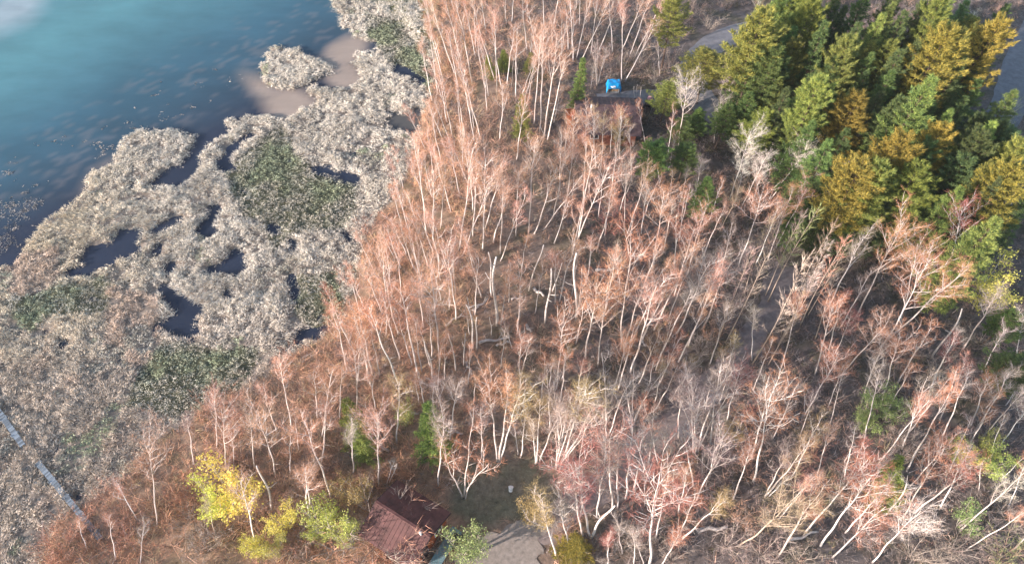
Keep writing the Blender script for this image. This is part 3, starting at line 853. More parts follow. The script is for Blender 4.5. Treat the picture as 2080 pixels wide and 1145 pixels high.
# foot x, foot y, tip x, tip y, twig colour, build (b birch, s spreading birch, c clump, a aspen, d dead trunk)
TR = '''
879 77 862 -20 p b;1029 50 1022 0 p b;1040 45 1044 -40 p b;1097 270 1104 60 p b;1105 280 1132 70 p b;1112 283 1150 110 p b;1085 250 1098 70 p b;1048 198 1050 70 p b;1060 195 1086 120 p b;1030 172 1046 45 p b;1039 180 1044 100 o b
1070 190 1090 115 p b;1010 190 1004 20 p b;1005 165 955 -10 p b;1018 175 998 55 o b;990 230 982 140 p b;977 282 925 100 p b;960 170 925 0 p b;955 240 938 130 p b;1015 284 1022 170 p b;985 180 966 55 p b;940 140 902 -10 p b
1070 100 1060 -20 o b;1090 105 1070 10 p b;1105 60 1100 -80 p b;1125 55 1142 -60 p b;1140 110 1157 10 p b;1160 100 1172 -20 p b;900 284 868 205 p b;908 250 890 140 p b;920 280 898 160 p b;945 280 926 165 o b;965 290 944 175 p b
1213 174 1222 72 k c;1262 170 1266 5 p b;1269 168 1328 48 p b;1182 120 1250 -25 p b;1165 125 1158 -10 p b;1170 120 1202 -10 p b;1200 110 1216 -20 p b;1218 100 1266 -20 p b;1244 105 1238 -10 k b;1262 105 1312 -10 p b;1280 110 1328 -20 p b
1290 115 1350 -10 p b;1300 110 1356 5 p b;1340 155 1336 85 k b;1155 100 1148 -10 p b;1140 108 1143 15 p b;1200 180 1206 138 k b;1378 300 1396 160 w s;1450 290 1466 195 k b;1207 286 1207 212 y b;1265 290 1256 222 o b;1180 268 1186 210 k c
1125 250 1138 180 o b;831 471 803 380 p b;845 445 824 390 p b;867 477 841 272 p b;880 490 880 345 p b;895 462 906 345 p b;916 430 880 297 p b;935 400 912 295 p b;932 510 960 300 p b;940 520 1002 350 p b;981 510 985 325 p s;987 465 1018 335 p b
1002 492 1033 375 p b;1016 515 1022 358 p b;1017 530 1068 395 p b;1048 480 1054 345 p b;1073 472 1088 288 p b;1086 475 1132 340 p b;1104 468 1182 355 p b;965 540 930 450 p b;1060 545 1072 475 o b;880 510 846 425 p b;910 545 876 440 p b
895 540 866 430 p b;815 545 786 465 p b;840 545 811 450 p b;850 545 826 440 o b;800 520 770 465 p b;870 540 840 450 p b;1122 450 1156 265 p b;1146 440 1166 290 p b;1125 495 1158 405 o b;1175 485 1206 295 p b;1160 530 1188 385 p b
1173 487 1240 330 p s;1197 545 1202 478 p b;1229 478 1240 385 p b;1268 470 1272 335 k b;1274 475 1316 345 p b;1240 400 1263 238 y b;1211 340 1204 235 k b;1305 450 1332 375 p b;1325 552 1348 390 o s;1370 545 1374 435 o b;1395 560 1432 430 o s
1362 410 1366 345 y b;1405 425 1427 325 k b;1385 400 1396 345 k b;811 785 750 622 o b;755 785 718 635 o b;748 780 732 655 o b;726 786 736 675 o b;757 760 716 572 p b;771 765 752 650 o b;777 637 736 535 p b;810 682 773 532 p s
785 680 785 625 o b;815 620 808 490 p b;850 760 813 585 o b;857 755 842 650 p b;875 745 846 650 p b;878 725 872 625 p b;894 732 876 555 p s;913 630 910 550 p b;928 650 906 495 p b;965 640 972 522 p b;978 605 948 495 p b;895 570 882 490 p b
903 770 902 685 o b;1054 653 1060 535 p b;1127 618 1130 515 p b;1136 615 1168 495 p b;1170 700 1187 610 p b;1189 728 1213 572 o s;1214 745 1234 572 o s;1195 560 1202 485 p b;1261 712 1280 495 o s;1267 707 1318 550 k b;1281 755 1334 580 p b
1130 790 1146 642 o s;1115 785 1126 725 y b;1056 785 1060 685 o b;1142 770 1156 705 y b;1376 677 1442 530 k s;1427 668 1484 535 k s;1454 704 1524 505 k a;1473 697 1564 515 k a;1527 732 1532 625 k b;1528 740 1642 535 w a;1587 745 1628 600 o b
1463 780 1468 708 y b;1473 765 1494 685 y b;1336 785 1378 690 o b;1385 780 1412 725 y b;1298 780 1338 680 y b;1318 784 1332 720 o b;1282 695 1347 545 p b;1300 700 1364 555 o b;1330 670 1406 500 p b;1370 600 1408 470 o s;1656 762 1694 612 o b
1684 712 1708 605 r b;1695 720 1730 640 r s;1740 642 1836 452 o s;1634 845 1704 720 o s;1705 765 1797 662 p s;1792 705 1892 525 o s;1790 817 1830 682 o s;1822 780 1892 665 o b;1887 795 1938 685 r b;1840 845 1890 800 o b;1635 837 1632 778 y b
1914 593 1955 420 r s;1796 694 1970 545 o b;1890 778 1952 668 k b;1956 712 2022 595 k b;1995 754 2044 668 k b;2061 747 2082 635 k s;1827 656 1866 495 o s;1900 610 1905 520 r b;1754 895 1788 748 k b;1775 951 1888 812 o b;1841 955 1937 782 o b
1914 885 1968 765 k b;1970 867 2012 765 o b;1981 878 2052 752 k b;1995 888 2084 790 k b;2031 906 2090 825 k b;1838 1045 1918 908 o s;1855 1042 1974 948 r b;1950 1077 2085 955 w b;1690 1132 1798 1028 o s;1771 1143 1870 1035 w s;1666 1108 1770 965 o s
1635 1080 1762 935 r b;1607 972 1666 852 y b;1715 968 1738 868 k b;1272 1012 1284 868 k b;1287 997 1311 865 k b;1254 1030 1257 915 k b;1245 1035 1228 885 p s;1212 1050 1232 915 k b;1310 1027 1307 940 k b;1312 985 1326 858 k b;1320 1145 1338 960 r s
1410 990 1388 865 k b;1414 1017 1468 892 k s;1375 1103 1412 1005 o b;1378 1100 1476 1015 y b;1368 1025 1370 945 k b;1378 1040 1393 950 o b;1345 1145 1378 1085 o b;1288 1145 1286 1075 k b;1308 1145 1288 1080 k b;1235 1145 1237 1092 r b;1265 1125 1256 1065 k b
1531 977 1567 795 o s;1553 1008 1602 915 k b;1555 1008 1645 895 y b;1562 1007 1602 970 k b;1578 1131 1676 985 o b;1500 1110 1628 1005 t s;1233 887 1246 752 k c;1285 860 1302 740 k c;1330 835 1378 740 p b;1330 820 1346 738 y b;1360 815 1408 738 k b
1380 890 1377 785 k b;1413 920 1437 755 k c;1415 915 1403 770 k b;1443 900 1464 740 k b;1476 857 1502 752 r s;1445 927 1494 845 y b;646 850 636 750 p b;655 887 676 745 p b;672 1010 620 852 p b;629 1050 624 945 p b;724 855 720 712 p s;718 960 716 870 k b
770 985 766 838 p s;805 900 812 775 y b;785 980 802 935 k b;763 830 750 755 o b;862 822 848 760 o b;852 820 842 765 o b;880 830 878 760 o b;889 987 904 845 k b;910 905 932 775 k b;905 880 883 775 k b;941 1010 944 875 o c;979 930 977 825 k b
1010 935 991 780 o b;1014 937 1032 772 o b;1016 935 1056 795 y b;1058 928 1072 825 y b;1053 922 1041 850 k b;1049 855 1062 755 y b;1088 940 1084 860 k b;1091 940 1097 810 y b;1094 940 1142 825 k b;1118 870 1110 750 k b;1136 908 1124 775 k b
1138 905 1162 795 o b;1130 948 1167 825 k b;1132 948 1182 815 k c;1135 948 1208 820 k b;1140 945 1192 785 y b;1199 1091 1168 940 r s;1185 1088 1154 955 k b;1158 1115 1138 1015 k b;1130 1130 1102 1018 y b;319 1071 302 885 p s;278 1055 240 982 p b
179 1122 158 1055 p b;235 1137 222 1045 p b;285 1145 293 1060 k b;462 963 450 828 p s;475 950 470 875 p b;562 877 535 785 p b;593 867 567 728 p b;562 969 525 835 p s;590 960 590 875 p b;631 1066 618 950 p b;440 1090 416 1015 t b;518 1100 488 975 p b
1537 240 1586 118 w s;1570 205 1608 130 w b;1620 140 1656 30 g b;1655 165 1690 45 k b;1745 175 1790 85 w b;1725 170 1742 95 p b;1607 280 1642 195 t b;1480 410 1526 268 w s;1505 425 1556 318 w s;1492 418 1512 330 w s;1565 405 1642 300 w s;1530 415 1545 345 w s;1500 540 1548 395 p s
1460 475 1502 385 t s;1525 65 1546 -15 g s;1580 75 1602 -5 w b;1930 420 1992 330 k b;2040 292 2062 212 g s;1483 250 1480 148 k b;1555 600 1628 435 k a;1560 612 1653 425 g a;1600 640 1692 455 t a;1612 652 1684 495 w a;1625 662 1714 475 p a
1540 565 1592 415 k a;1510 602 1562 445 t a;1640 642 1724 495 t a;1580 702 1654 555 w a;1560 742 1633 595 t a;1655 690 1700 560 k a;1590 690 1668 540 k a;1650 110 1668 45 k b;1690 330 1720 250 k b;1870 400 1905 350 k b;2050 425 2080 340 k b
962 712 951 620 p d;926 752 915 680 p d;942 742 945 678 p d;1010 662 1003 515 w d;1016 662 1034 566 p b;999 602 990 512 p d;998 682 997 642 p d;1107 656 1119 549 w d;1075 591 1099 500 w d;1122 592 1142 532 w d;1170 652 1174 515 w d;1178 642 1180 548 w d
968 712 970 640 w d;552 1035 530 942 p d;1890 729 1956 628 w d;1988 996 1996 938 w d;1190 325 1192 228 o s;1258 322 1262 226 o s;1222 330 1226 240 y s;1165 318 1162 232 p s;1240 312 1242 246 o b;1290 202 1287 176 w d;1300 203 1302 178 w d;1292 200 1294 172 w d;1201 1092 1240 1022 w d;1405 335 1412 300 w d;1800 1045 1845 980 w d;878 770 868 690 p d;790 980 806 940 k d
'''
REG = [(905, 110, 'beside the green marsh strip at top'), (1010, 50, 'in the top stand left of the house'), (1130, 60, 'in the top stand, up-left of the tarp'), (1270, 70, 'behind the blue tarp'),
       (1000, 190, 'left of the red-roofed house'), (1105, 250, "by the red-roofed house's left corner"), (890, 260, 'beside the murky marsh pool'), (835, 440, 'along the middle marsh edge'),
       (960, 330, 'in the thick lakeside stand'), (1010, 480, 'above the fallen logs'), (1200, 290, 'just below the red-roofed house'), (1120, 430, 'right of the thick lakeside stand'),
       (1250, 430, 'by the dark red brush'), (1380, 420, 'below the two small green pines'), (1400, 270, 'right of the house driveway'), (760, 640, 'along the lower marsh edge'),
       (870, 700, 'left of the fallen logs'), (985, 640, 'among the fallen logs'), (1130, 620, 'right of the fallen logs'), (1265, 600, 'beside the long white log'),
       (1370, 640, 'between long white log and aspens'), (1500, 640, 'at the left of the aspens'), (1620, 640, 'at the right of the aspens'), (1700, 720, 'below and right of the aspens'),
       (1820, 620, 'under the dark pines at right'), (1930, 640, 'left of the bright yellow pine'), (2040, 700, 'below the bright yellow pine'), (1780, 830, 'by the green saplings'),
       (1960, 870, 'at right edge above yellow shrub'), (1650, 900, 'left of the green saplings'), (1550, 980, 'below the end of the track'), (1640, 1100, 'at the bottom right of the track'),
       (1820, 1050, 'by the leaning green cedar'), (1990, 1040, 'in the bottom right corner'), (1330, 790, 'above the dirt track'), (1430, 900, 'right of the dirt track'),
       (1285, 960, 'where the dirt track narrows'), (1400, 1080, 'at the bottom, below the track'), (1190, 1080, 'beside the gravel yard'), (1130, 920, "at the clearing's upper right rim"),
       (1010, 900, "on the clearing's upper rim"), (920, 960, 'right of the big dark cedar'), (780, 900, 'behind the cabin'), (620, 940, 'left of the narrow cedar'), (530, 1040, 'around the yellow bushes'),
       (470, 900, 'above the yellow bushes'), (260, 1080, 'right of the boardwalk'), (1560, 200, 'among pines by the upper road'), (1690, 130, 'among the topmost pines'), (1540, 440, 'above the aspens'),
       (1900, 400, 'among the right-hand pines'), (2030, 330, 'among pines at the right edge'), (1240, 800, 'above the clearing and track'), (1090, 800, 'between fallen logs and clearing'),
       (1880, 180, 'among the tall pines at top right'), (1740, 260, 'around the shaded road bend'), (1760, 400, 'along the lower pine edge')]

def region(bx, by):
    return min(REG, key=lambda r: math.hypot(r[0] - bx, (r[1] - by) * 1.15))[2]

def mat_align(d, spin):
    q = Vector((0, 0, 1)).rotation_difference(d.normalized())
    return (q @ Quaternion((0, 0, 1), spin)).to_euler()

PLANTS = []           # everything that gets a label by its place
def plant(proto, name, crown_name, foot, tip, cc, tc, cat, group, desc, bx, by, wide=1.0, spin=None):
    d = tip - foot; L = d.length
    e = empty(name, foot, None, cat, group)
    e.rotation_euler = mat_align(d, random.random() * 6.28 if spin is None else spin)
    s = L / proto['h']; e.scale = (s * wide, s * wide, s)
    v = random.uniform(.85, 1.15)
    for me in proto['trunks']:
        obj('trunk', me, e, tuple(min(.9, c * v) for c in tc))
    if proto['crown']:
        w = random.uniform(.85, 1.15)
        obj(crown_name, proto['crown'], e, tuple(c * w * random.uniform(.93, 1.07) for c in cc))
    PLANTS.append(dict(o=e, desc=desc, reg=region(bx, by), x=bx, y=by))
    return e

def tip_over(foot, tx, ty, hmax=24):
    """point on the sight line of the tip that stands most nearly above the foot"""
    d = ray(tx, ty); dh = Vector((d.x, d.y))
    t = dh.dot(Vector((foot.x, foot.y))) / dh.length_squared
    p = Vector((0, 0, H_CAM)) + d * t
    if p.z > hmax or p.z < 2.0:
        zz = min(max(p.z, 2.0), hmax); p = at(tx, ty, zz)
    return p

TRACED = []
for row in TR.strip().replace('\n', ';').split(';'):
    a = row.split()
    TRACED.append((*map(float, a[:4]), a[4], a[5]))
def bark(cc):
    return random.choice([(.86, .81, .78), (.80, .75, .72), (.74, .68, .64), (.84, .78, .75)]) if cc != 't' else (.6, .5, .4)
SIZES = []
def grow(bx, by, tx, ty, cc, kd):
    foot = at(bx, by, .35); foot.z = ground_z(foot.x, foot.y) - .05
    tip = tip_over(foot, tx, ty)
    L = (tip - foot).length
    lean = Vector((tip.x - foot.x, tip.y - foot.y)).length / max(L, .1)
    sz = 'tall' if L > 15 else ('small' if L < 9 else 'mid-sized')
    ln = ' leaning' if lean > .38 else ''
    if kd == 'b': plant(random.choice(BIRCH), 'birch_tree', 'crown', foot, tip, TW[cc], bark(cc), 'birch', 'bare white birches of the wood', f'{sz}{ln} {TWN[cc]} birch', bx, by, random.uniform(.9, 1.15) * (1.25 if L < 10 else 1))
    elif kd == 's': plant(random.choice(SPREAD), 'spreading_birch', 'crown', foot, tip, TW[cc], bark(cc), 'birch', 'broad-crowned birches', f'broad{ln} {TWN[cc]} birch', bx, by, random.uniform(.85, 1.1) * (1.15 if L < 11 else 1))
    elif kd == 'c': plant(random.choice(CLUMP), 'birch_clump', 'crown', foot, tip, TW[cc], bark(cc), 'birch clump', 'many-stemmed birch clumps', f'many-stemmed {TWN[cc]} birch clump', bx, by, 1.15)
    elif kd == 'a': plant(random.choice(ASPEN), 'aspen_tree', 'crown', foot, tip, TW[cc], (.55, .46, .38), 'aspen', 'slender feathery aspens', f'slender {TWN[cc]} aspen', bx, by, 1.0)
    else: plant(random.choice(SNAG), 'dead_trunk', 'crown', foot, tip, TW[cc], (.80, .76, .72), 'dead tree', 'broken leafless trunks', f'{"tall" if L > 7 else "short"} bare broken trunk', bx, by, 1.0)
    return foot, tip
FEET = []
for t in TRACED:
    f, p = grow(*t); FEET.append((f.x, f.y, (p.x - f.x), (p.y - f.y), (p.z - f.z), t[0], t[1], t[4], t[5]))
print('traced trees', len(TRACED))

# trees filling the stands between the traced ones take height and lean from their neighbours
FA = np.array([f[:5] for f in FEET])
def fill(n, region_px, mind, kinds='b', cmap=None):
    global FA
    x0, y0, x1, y1 = region_px; made = 0
    for _ in range(n * 30):
        if made >= n: break
        bx, by = random.uniform(x0, x1), random.uniform(y0, y1)
        w = at(bx, by)
        z = zones(np.array([w.x]), np.array([w.y]))
        if not z['forest'][0] or z['road'][0] or z['gravel'][0] or z['grass'][0] or z['meadow'][0]: continue
        if 720 < bx < 930 and 960 < by < 1160: continue
        if 1130 < bx < 1330 and 170 < by < 300: continue
        d = np.hypot(FA[:, 0] - w.x, FA[:, 1] - w.y)
        if d.min() < mind: continue
        k = np.argsort(d)[:4]; wt = 1 / (d[k] + .5)
        v = (FA[k, 2:5] * wt[:, None]).sum(0) / wt.sum() * random.uniform(.8, 1.08)
        gz = ground_z(w.x, w.y)
        near = FEET[k[0]] if k[0] < len(FEET) else FEET[random.randrange(len(FEET))]
        cc = random.choice(cmap) if cmap else near[7]
        foot = Vector((w.x, w.y, gz - .05))
        tip = foot + Vector((v[0] + random.gauss(0, .5), v[1] + random.gauss(0, .5), v[2]))
        L = (tip - foot).length
        if L < 5: continue
        sz = 'tall' if L > 15 else ('small' if L < 9 else 'mid-sized')
        kd = random.choice(kinds)
        if kd == 'b': plant(random.choice(BIRCH), 'birch_tree', 'crown', foot, tip, TW[cc], bark(cc), 'birch', 'bare white birches of the wood', f'{sz} {TWN[cc]} birch', bx, by, random.uniform(.9, 1.15))
        else: plant(random.choice(ASPEN), 'aspen_tree', 'crown', foot, tip, TW[cc], (.55, .46, .38), 'aspen', 'slender feathery aspens', f'slender {TWN[cc]} aspen', bx, by, 1.0)
        FA = np.vstack([FA, [w.x, w.y, v[0], v[1], v[2]]]); FEET.append((w.x, w.y, v[0], v[1], v[2], bx, by, cc, kd)); made += 1
fill(26, (860, -50, 1180, 330), 1.2, 'b', 'ppo')
fill(14, (800, 330, 1000, 560), 1.2, 'b', 'ppo')
fill(14, (700, 560, 900, 800), 1.2, 'b', 'po')
fill(20, (900, 600, 1290, 830), 1.5, 'b', 'opk')
fill(20, (1280, 430, 1720, 780), 1.5, 'b', 'opk')
fill(16, (1480, 90, 2050, 430), 1.5, 'b', 'wkt')
fill(34, (1250, 760, 2060, 1120), 1.6, 'b', 'okkp')
fill(8, (330, 850, 700, 1090), 1.6, 'b', 'pk')
fill(14, (1120, 300, 1450, 520), 1.4, 'b', 'pok')

# ------------------------------------------------------------ conifers (tip in the photograph, height, colour, shape, width)
NC = dict(o=(.35, .32, .085), y=(.27, .34, .10), l=(.26, .38, .12), g=(.17, .28, .10), d=(.13, .20, .085), b=(.15, .27, .13))
NCN = dict(o='orange-gold', y='yellow-olive', l='yellow-green', g='green', d='dark green', b='blue-green')
PN = '''
1372 -12 12.5 y w .95;1440 112 8 y r 1.35;1362 172 7 y r 1.0;1545 66 13 y w .9;1545 28 17 y w 1.1;1612 60 14 g w .9;1522 190 9 g w 1.0;1550 232 9 y r .9;1652 8 16 y w .9;1668 172 15 y w .9;1748 196 13 o r .95
1682 285 13 g w .9;1602 205 9 g w 1.0;1726 84 15 y w .8;1792 34 16 l w .9;1836 28 16 d w .9;1908 2 17 y w .8;1926 64 17 o r 1.1;1892 162 17 l w 1.2;1962 8 15 b w 1.0;1992 62 15 d w .9;2026 48 17 o r .9;2004 90 14 d w .9
1826 284 15 o r 1.0;1866 342 13 y r 1.0;1916 264 14 o r .8;2012 252 14 l w 1.0;2056 186 12 g w 1.0;1756 342 14 o r 1.15;1702 412 9 d w .9;1640 410 8 g w .8;1802 412 9 d w 1.0;1660 375 9 d w 1.0;1962 322 12 d w 1.0;1932 402 10 d w 1.0
2058 345 14 o r 1.0;1437 362 7 g w .9;1334 300 7 g r 1.1;1398 298 6 g r .9;1897 428 6 y r .9;2030 452 15 l w 1.0;1700 118 13 d w .9;1770 112 13 g w .9;1832 108 14 d w 1.0;1862 84 15 d w .9;1742 52 15 d w .9;1956 122 14 d w .9
1832 212 13 d w .9;1792 192 12 d w .9;1962 202 13 d w .9;1990 240 11 d w .8;2078 735 7 d w 1.0;1600 120 12 d w .9;1682 50 16 d w .9;1880 8 16 d w .9;1650 250 12 g w .9;1720 262 10 d w .9
1850 250 10 d w .9;1990 370 11 d w .9;2050 270 12 b w .9;1900 440 8 d w .9;1720 450 7 g w .9;1850 440 8 g w .9;1480 220 7 g w .9;1420 220 5 g w 1.0;1390 235 5 g w 1.0;1760 150 12 d w .9;1900 210 11 g w .8
1700 -20 16 d w 1.0;1760 -20 15 g w .9;1830 -30 15 d w 1.0;1910 60 12 d w .9;1580 10 14 g w .9;1620 -10 15 y w .9;2045 10 13 d w .9;2080 410 10 d w .9;1980 470 8 d w .9;2060 640 6 g w .9
'''
_pr = random.Random(77); _have = [tuple(map(float, q.split()[:2])) for q in PN.strip().replace('\n', ';').split(';')]; _extra = []
while len(_extra) < 30:
    x, y = _pr.uniform(1540, 2080), _pr.uniform(-20, 400)
    if y > 120 + (x - 1490) * .75 or (2000 < x and 80 < y < 240) or (1690 < x < 1810 and 255 < y < 320): continue
    if min(math.hypot(x - a, (y - b)) for a, b in _have) < 24: continue
    _have.append((x, y)); _extra.append(f'{x:.0f} {y:.0f} {_pr.uniform(10, 14):.1f} {_pr.choice("ylggdl")} w {_pr.uniform(.7, .95):.2f}')
PN = PN.strip() + ';' + ';'.join(_extra)
for row in PN.strip().replace('\n', ';').split(';'):
    a = row.split(); x, y, h = float(a[0]), float(a[1]), float(a[2])
    tip = at(x, y, h)
    gz = ground_z(tip.x, tip.y); foot = Vector((tip.x, tip.y, gz - .05))
    fx, fy = pix(foot.x, foot.y, foot.z)
    pr = random.choice(WPINE if a[4] == 'w' and (a[3] not in 'y' or random.random() < .4) and random.random() < .8 else RPINE)
    plant(pr, 'pine_tree', 'foliage', foot, tip, NC[a[3]], (.35, .24, .18), 'pine', 'pines of the upper right wood', f'{"tall" if h > 14 else ("small" if h < 9.5 else "mid-sized")} {NCN[a[3]]} pine', float(fx), float(fy), float(a[5]) * 16 / h * (.60 + .42 * h / 16))
CD = '''1182 122 9 l 1.1;1064 192 7 y 1.3;1022 104 4 y 1.3;990 114 4 y 1.2;1076 108 3.5 y 1.2;702 812 9 y 1.2;864 828 10.5 l 1.35;1175 1108 3.5 o 1.9;885 875 5 y 1.3;720 880 6 l 1.2'''
for row in CD.strip().split(';'):
    a = row.split(); x, y, h = float(a[0]), float(a[1]), float(a[2])
    tip = at(x, y, h); foot = Vector((tip.x, tip.y, ground_z(tip.x, tip.y) - .05)); fx, fy = pix(foot.x, foot.y, foot.z)
    plant(random.choice(CEDAR), 'cedar_tree', 'foliage', foot, tip, NC[a[3]], (.3, .2, .15), 'cedar', 'narrow cedars', f'{"small" if h < 6 else "narrow"} {NCN[a[3]]} cedar', float(fx), float(fy), float(a[4]) * 16 / h * (.5 + .5 * h / 16))
foot = at(1790, 1025, .3); tip = tip_over(foot, 1834, 930)
plant(CEDAR[0], 'cedar_tree', 'foliage', foot, tip, NC['y'], (.3, .2, .15), 'cedar', 'narrow cedars', 'leaning yellow-olive cedar', 1790, 1025, 2.0)

# spring-green bushes and saplings: top x, y, height, colour, width
LV = dict(y=(.74, .70, .17), l=(.50, .54, .16), g=(.34, .44, .17), o=(.48, .37, .16))
LVN = dict(y='bright yellow', l='yellow-green', g='fresh green', o='dull gold')
LF = '''450 958 7 y 1.25;412 988 6 y 1.05;562 1037 5 y .95;508 1095 4 y 1.0;545 1092 4 l .9;660 1040 6 l 1.1;690 1070 5 l .9;710 975 5.5 o 1.0;940 1088 6 g 1.15;2062 538 8 y 1.1;1800 790 4.5 g 1.2;1830 820 4 g 1.2
1780 840 4 g 1.2;1985 905 4 y 1.2;1965 900 4 g 1.0;2040 925 4 l 1.3;1985 1045 3.5 g 1.1;815 815 5 l .8;2030 895 3.5 l 1.2;2070 285 7 g 1.1;1090 1030 5 o .9;1500 865 4 o .9;1265 250 4 o 1.0;1650 395 4 l 1.0;640 1065 4 l 1.0'''
for row in LF.strip().replace('\n', ';').split(';'):
    a = row.split(); x, y, h = float(a[0]), float(a[1]), float(a[2])
    tip = at(x, y, h); foot = Vector((tip.x, tip.y, ground_z(tip.x, tip.y) - .05)); fx, fy = pix(foot.x, foot.y, foot.z)
    plant(random.choice(LEAFY), 'leafy_bush', 'leaves', foot, tip, LV[a[3]], (.6, .56, .5), 'bush', 'bushes in fresh spring leaf', f'{LVN[a[3]]} leafing bush', float(fx), float(fy), float(a[4]) * (1.1 if h < 5 else 1))

# bare twiggy shrubs: foot x, y, height, colour
SHB = [(770, 1100, 6.5, 'k'), (790, 1140, 5.5, 'p'), (765, 1060, 4, 'k'), (1475, 1110, 3.5, 'k'), (1545, 1128, 3.6, 'k'), (1500, 1060, 3, 'p'), (1620, 1140, 3.4, 'k'), (1850, 1130, 3.6, 'k'), (1935, 1120, 3.6, 'k'), (2030, 1135, 3.8, 'g'),
       (2055, 1080, 3.4, 'k'), (1700, 1010, 2.6, 'k'), (1470, 800, 3, 'k'), (1620, 800, 3.6, 'k'), (1420, 720, 3, 'k'), (1440, 690, 3, 'p'), (1560, 790, 3, 'k'), (1240, 830, 2.5, 'k'), (1520, 960, 3, 'p'),
       (1620, 960, 2.6, 'r'), (1345, 985, 2.8, 'r'), (1240, 470, 3.5, 'r'), (1270, 450, 3, 'r'), (745, 470, 2.6, 'p'), (1250, 360, 3, 'o'), (1150, 330, 4, 'o'), (1170, 300, 4, 'o'), (1440, 60, 3, 'k'), (1400, 40, 3, 'k'),
       (1330, 175, 3, 'k'), (1360, 140, 3, 'k'), (1300, 130, 3, 'k'), (1900, 760, 2.6, 'k'), (1850, 720, 2.6, 'k'), (1990, 700, 3, 'k'), (1220, 850, 2.4, 'k'), (840, 1120, 2.5, 'k'), (720, 1010, 3, 'p'), (600, 1120, 3, 'k'),
       (350, 1110, 3, 'o'), (390, 1000, 3, 'o'), (480, 1010, 3, 'p'), (420, 1120, 2.6, 'k'), (130, 1120, 3, 'p'), (160, 1080, 3, 'o'), (1750, 1090, 2.6, 'k'), (1560, 1050, 2.6, 'k'), (1290, 1110, 2.5, 'k'), (1150, 1075, 2.4, 'o')]
_sr = random.Random(31)
for _ in range(70):
    x, y = (_sr.uniform(100, 720), _sr.uniform(760, 1140)) if _ < 42 else (_sr.uniform(1150, 2060), _sr.uniform(820, 1140))
    w_ = at(x, y); z_ = zones(np.array([w_.x]), np.array([w_.y]))
    if z_['forest'][0] and not z_['road'][0] and not z_['gravel'][0] and not z_['grass'][0] and not (700 < x < 930): SHB.append((x, y, _sr.uniform(1.7, 3.2), _sr.choice('ppok' if x < 720 else 'kkkr')))
for (x, y, h, cc) in SHB:
    foot = at(x, y, .35); foot.z = ground_z(foot.x, foot.y) - .05
    plant(random.choice(SHRUB), 'bare_shrub', 'twigs', foot, foot + Vector((random.uniform(-.2, .2), random.uniform(-.2, .2), h)), TW[cc], (.5, .45, .4) if cc == 'k' else (.45, .32, .26),
          'shrub', 'bare twiggy shrubs', f'low {TWN[cc]} bare shrub', x, y, random.uniform(.9, 1.25))

# past the limit for one kind: the birches that show smallest are joined into one mass
def join_small(keep):
    bs = [p for p in PLANTS if p['o'].name.split('.')[0] == 'birch_tree']
    def shown(p):
        o = p['o']; m = o.location; v = (Vector((m.x, m.y, m.z + 8)) - Vector((0, 0, H_CAM))).length
        px, py = pix(m.x, m.y, m.z + 6)
        out = max(0, -px, px - 2080, -py, py - 1145)
        return o.scale.z * 18 / v - out * .002
    bs.sort(key=shown, reverse=True)
    VV, FF, MI, CC = [], [], [], []; off = 0
    for p in bs[keep:]:
        o = p['o']; mw = np.array(Matrix.LocRotScale(o.location, o.rotation_euler, o.scale))
        for ch in [c for c in bpy.data.objects if c.parent == o]:
            me = ch.data; n = len(me.vertices); v = np.empty(n * 3, np.float32); me.vertices.foreach_get('co', v); v = v.reshape(-1, 3) @ mw[:3, :3].T + mw[:3, 3]
            me.calc_loop_triangles(); t = np.empty(len(me.loop_triangles) * 3, np.int32); me.loop_triangles.foreach_get('vertices', t); t = t.reshape(-1, 3)
            VV.append(v); FF.append(t + off); off += n
            MI.append(np.full(len(t), 0 if ch.name.startswith('trunk') else 1, np.int32)); CC.append(np.tile(np.array(ch.color[:3]), (n, 1)))
            bpy.data.objects.remove(ch)
        bpy.data.objects.remove(o); PLANTS.remove(p)
    me = np_mesh('birch_thicket', np.concatenate(VV), np.concatenate(FF), np.concatenate(CC))
    me.materials.append(M_TBARK); me.materials.append(M_BRUSH); me.polygons.foreach_set('material_index', np.concatenate(MI))
    obj('birch_thicket', me, kind='stuff', label='smaller bare birches filling the gaps of the stand, reading as one mass', cat='thicket')
M_TBARK = mat_vcol('thicket_bark', .8, .7, 1.1, 2.5, 0, .2)
join_small(245)

# ------------------------------------------------------------ labels that single out
ORD = ['first', 'second', 'third', 'fourth', 'fifth', 'sixth', 'seventh', 'eighth', 'ninth', 'tenth', 'eleventh', 'twelfth']
groups = {}
for p in PLANTS: groups.setdefault((p['desc'], p['reg']), []).append(p)
for (desc, reg), ps in groups.items():
    ps.sort(key=lambda p: p['x'])
    for i, p in enumerate(ps):
        if len(ps) == 1: lab = f'{desc} {reg}'
        elif len(ps) == 2: lab = f'{("left" if i == 0 else "right")} one of two: {desc} {reg}'
        elif i == len(ps) - 1: lab = f'last from left, {desc} {reg}'
        else: lab = f'{ORD[min(i, 11)]} from left, {desc} {reg}'
        p['o']['label'] = lab

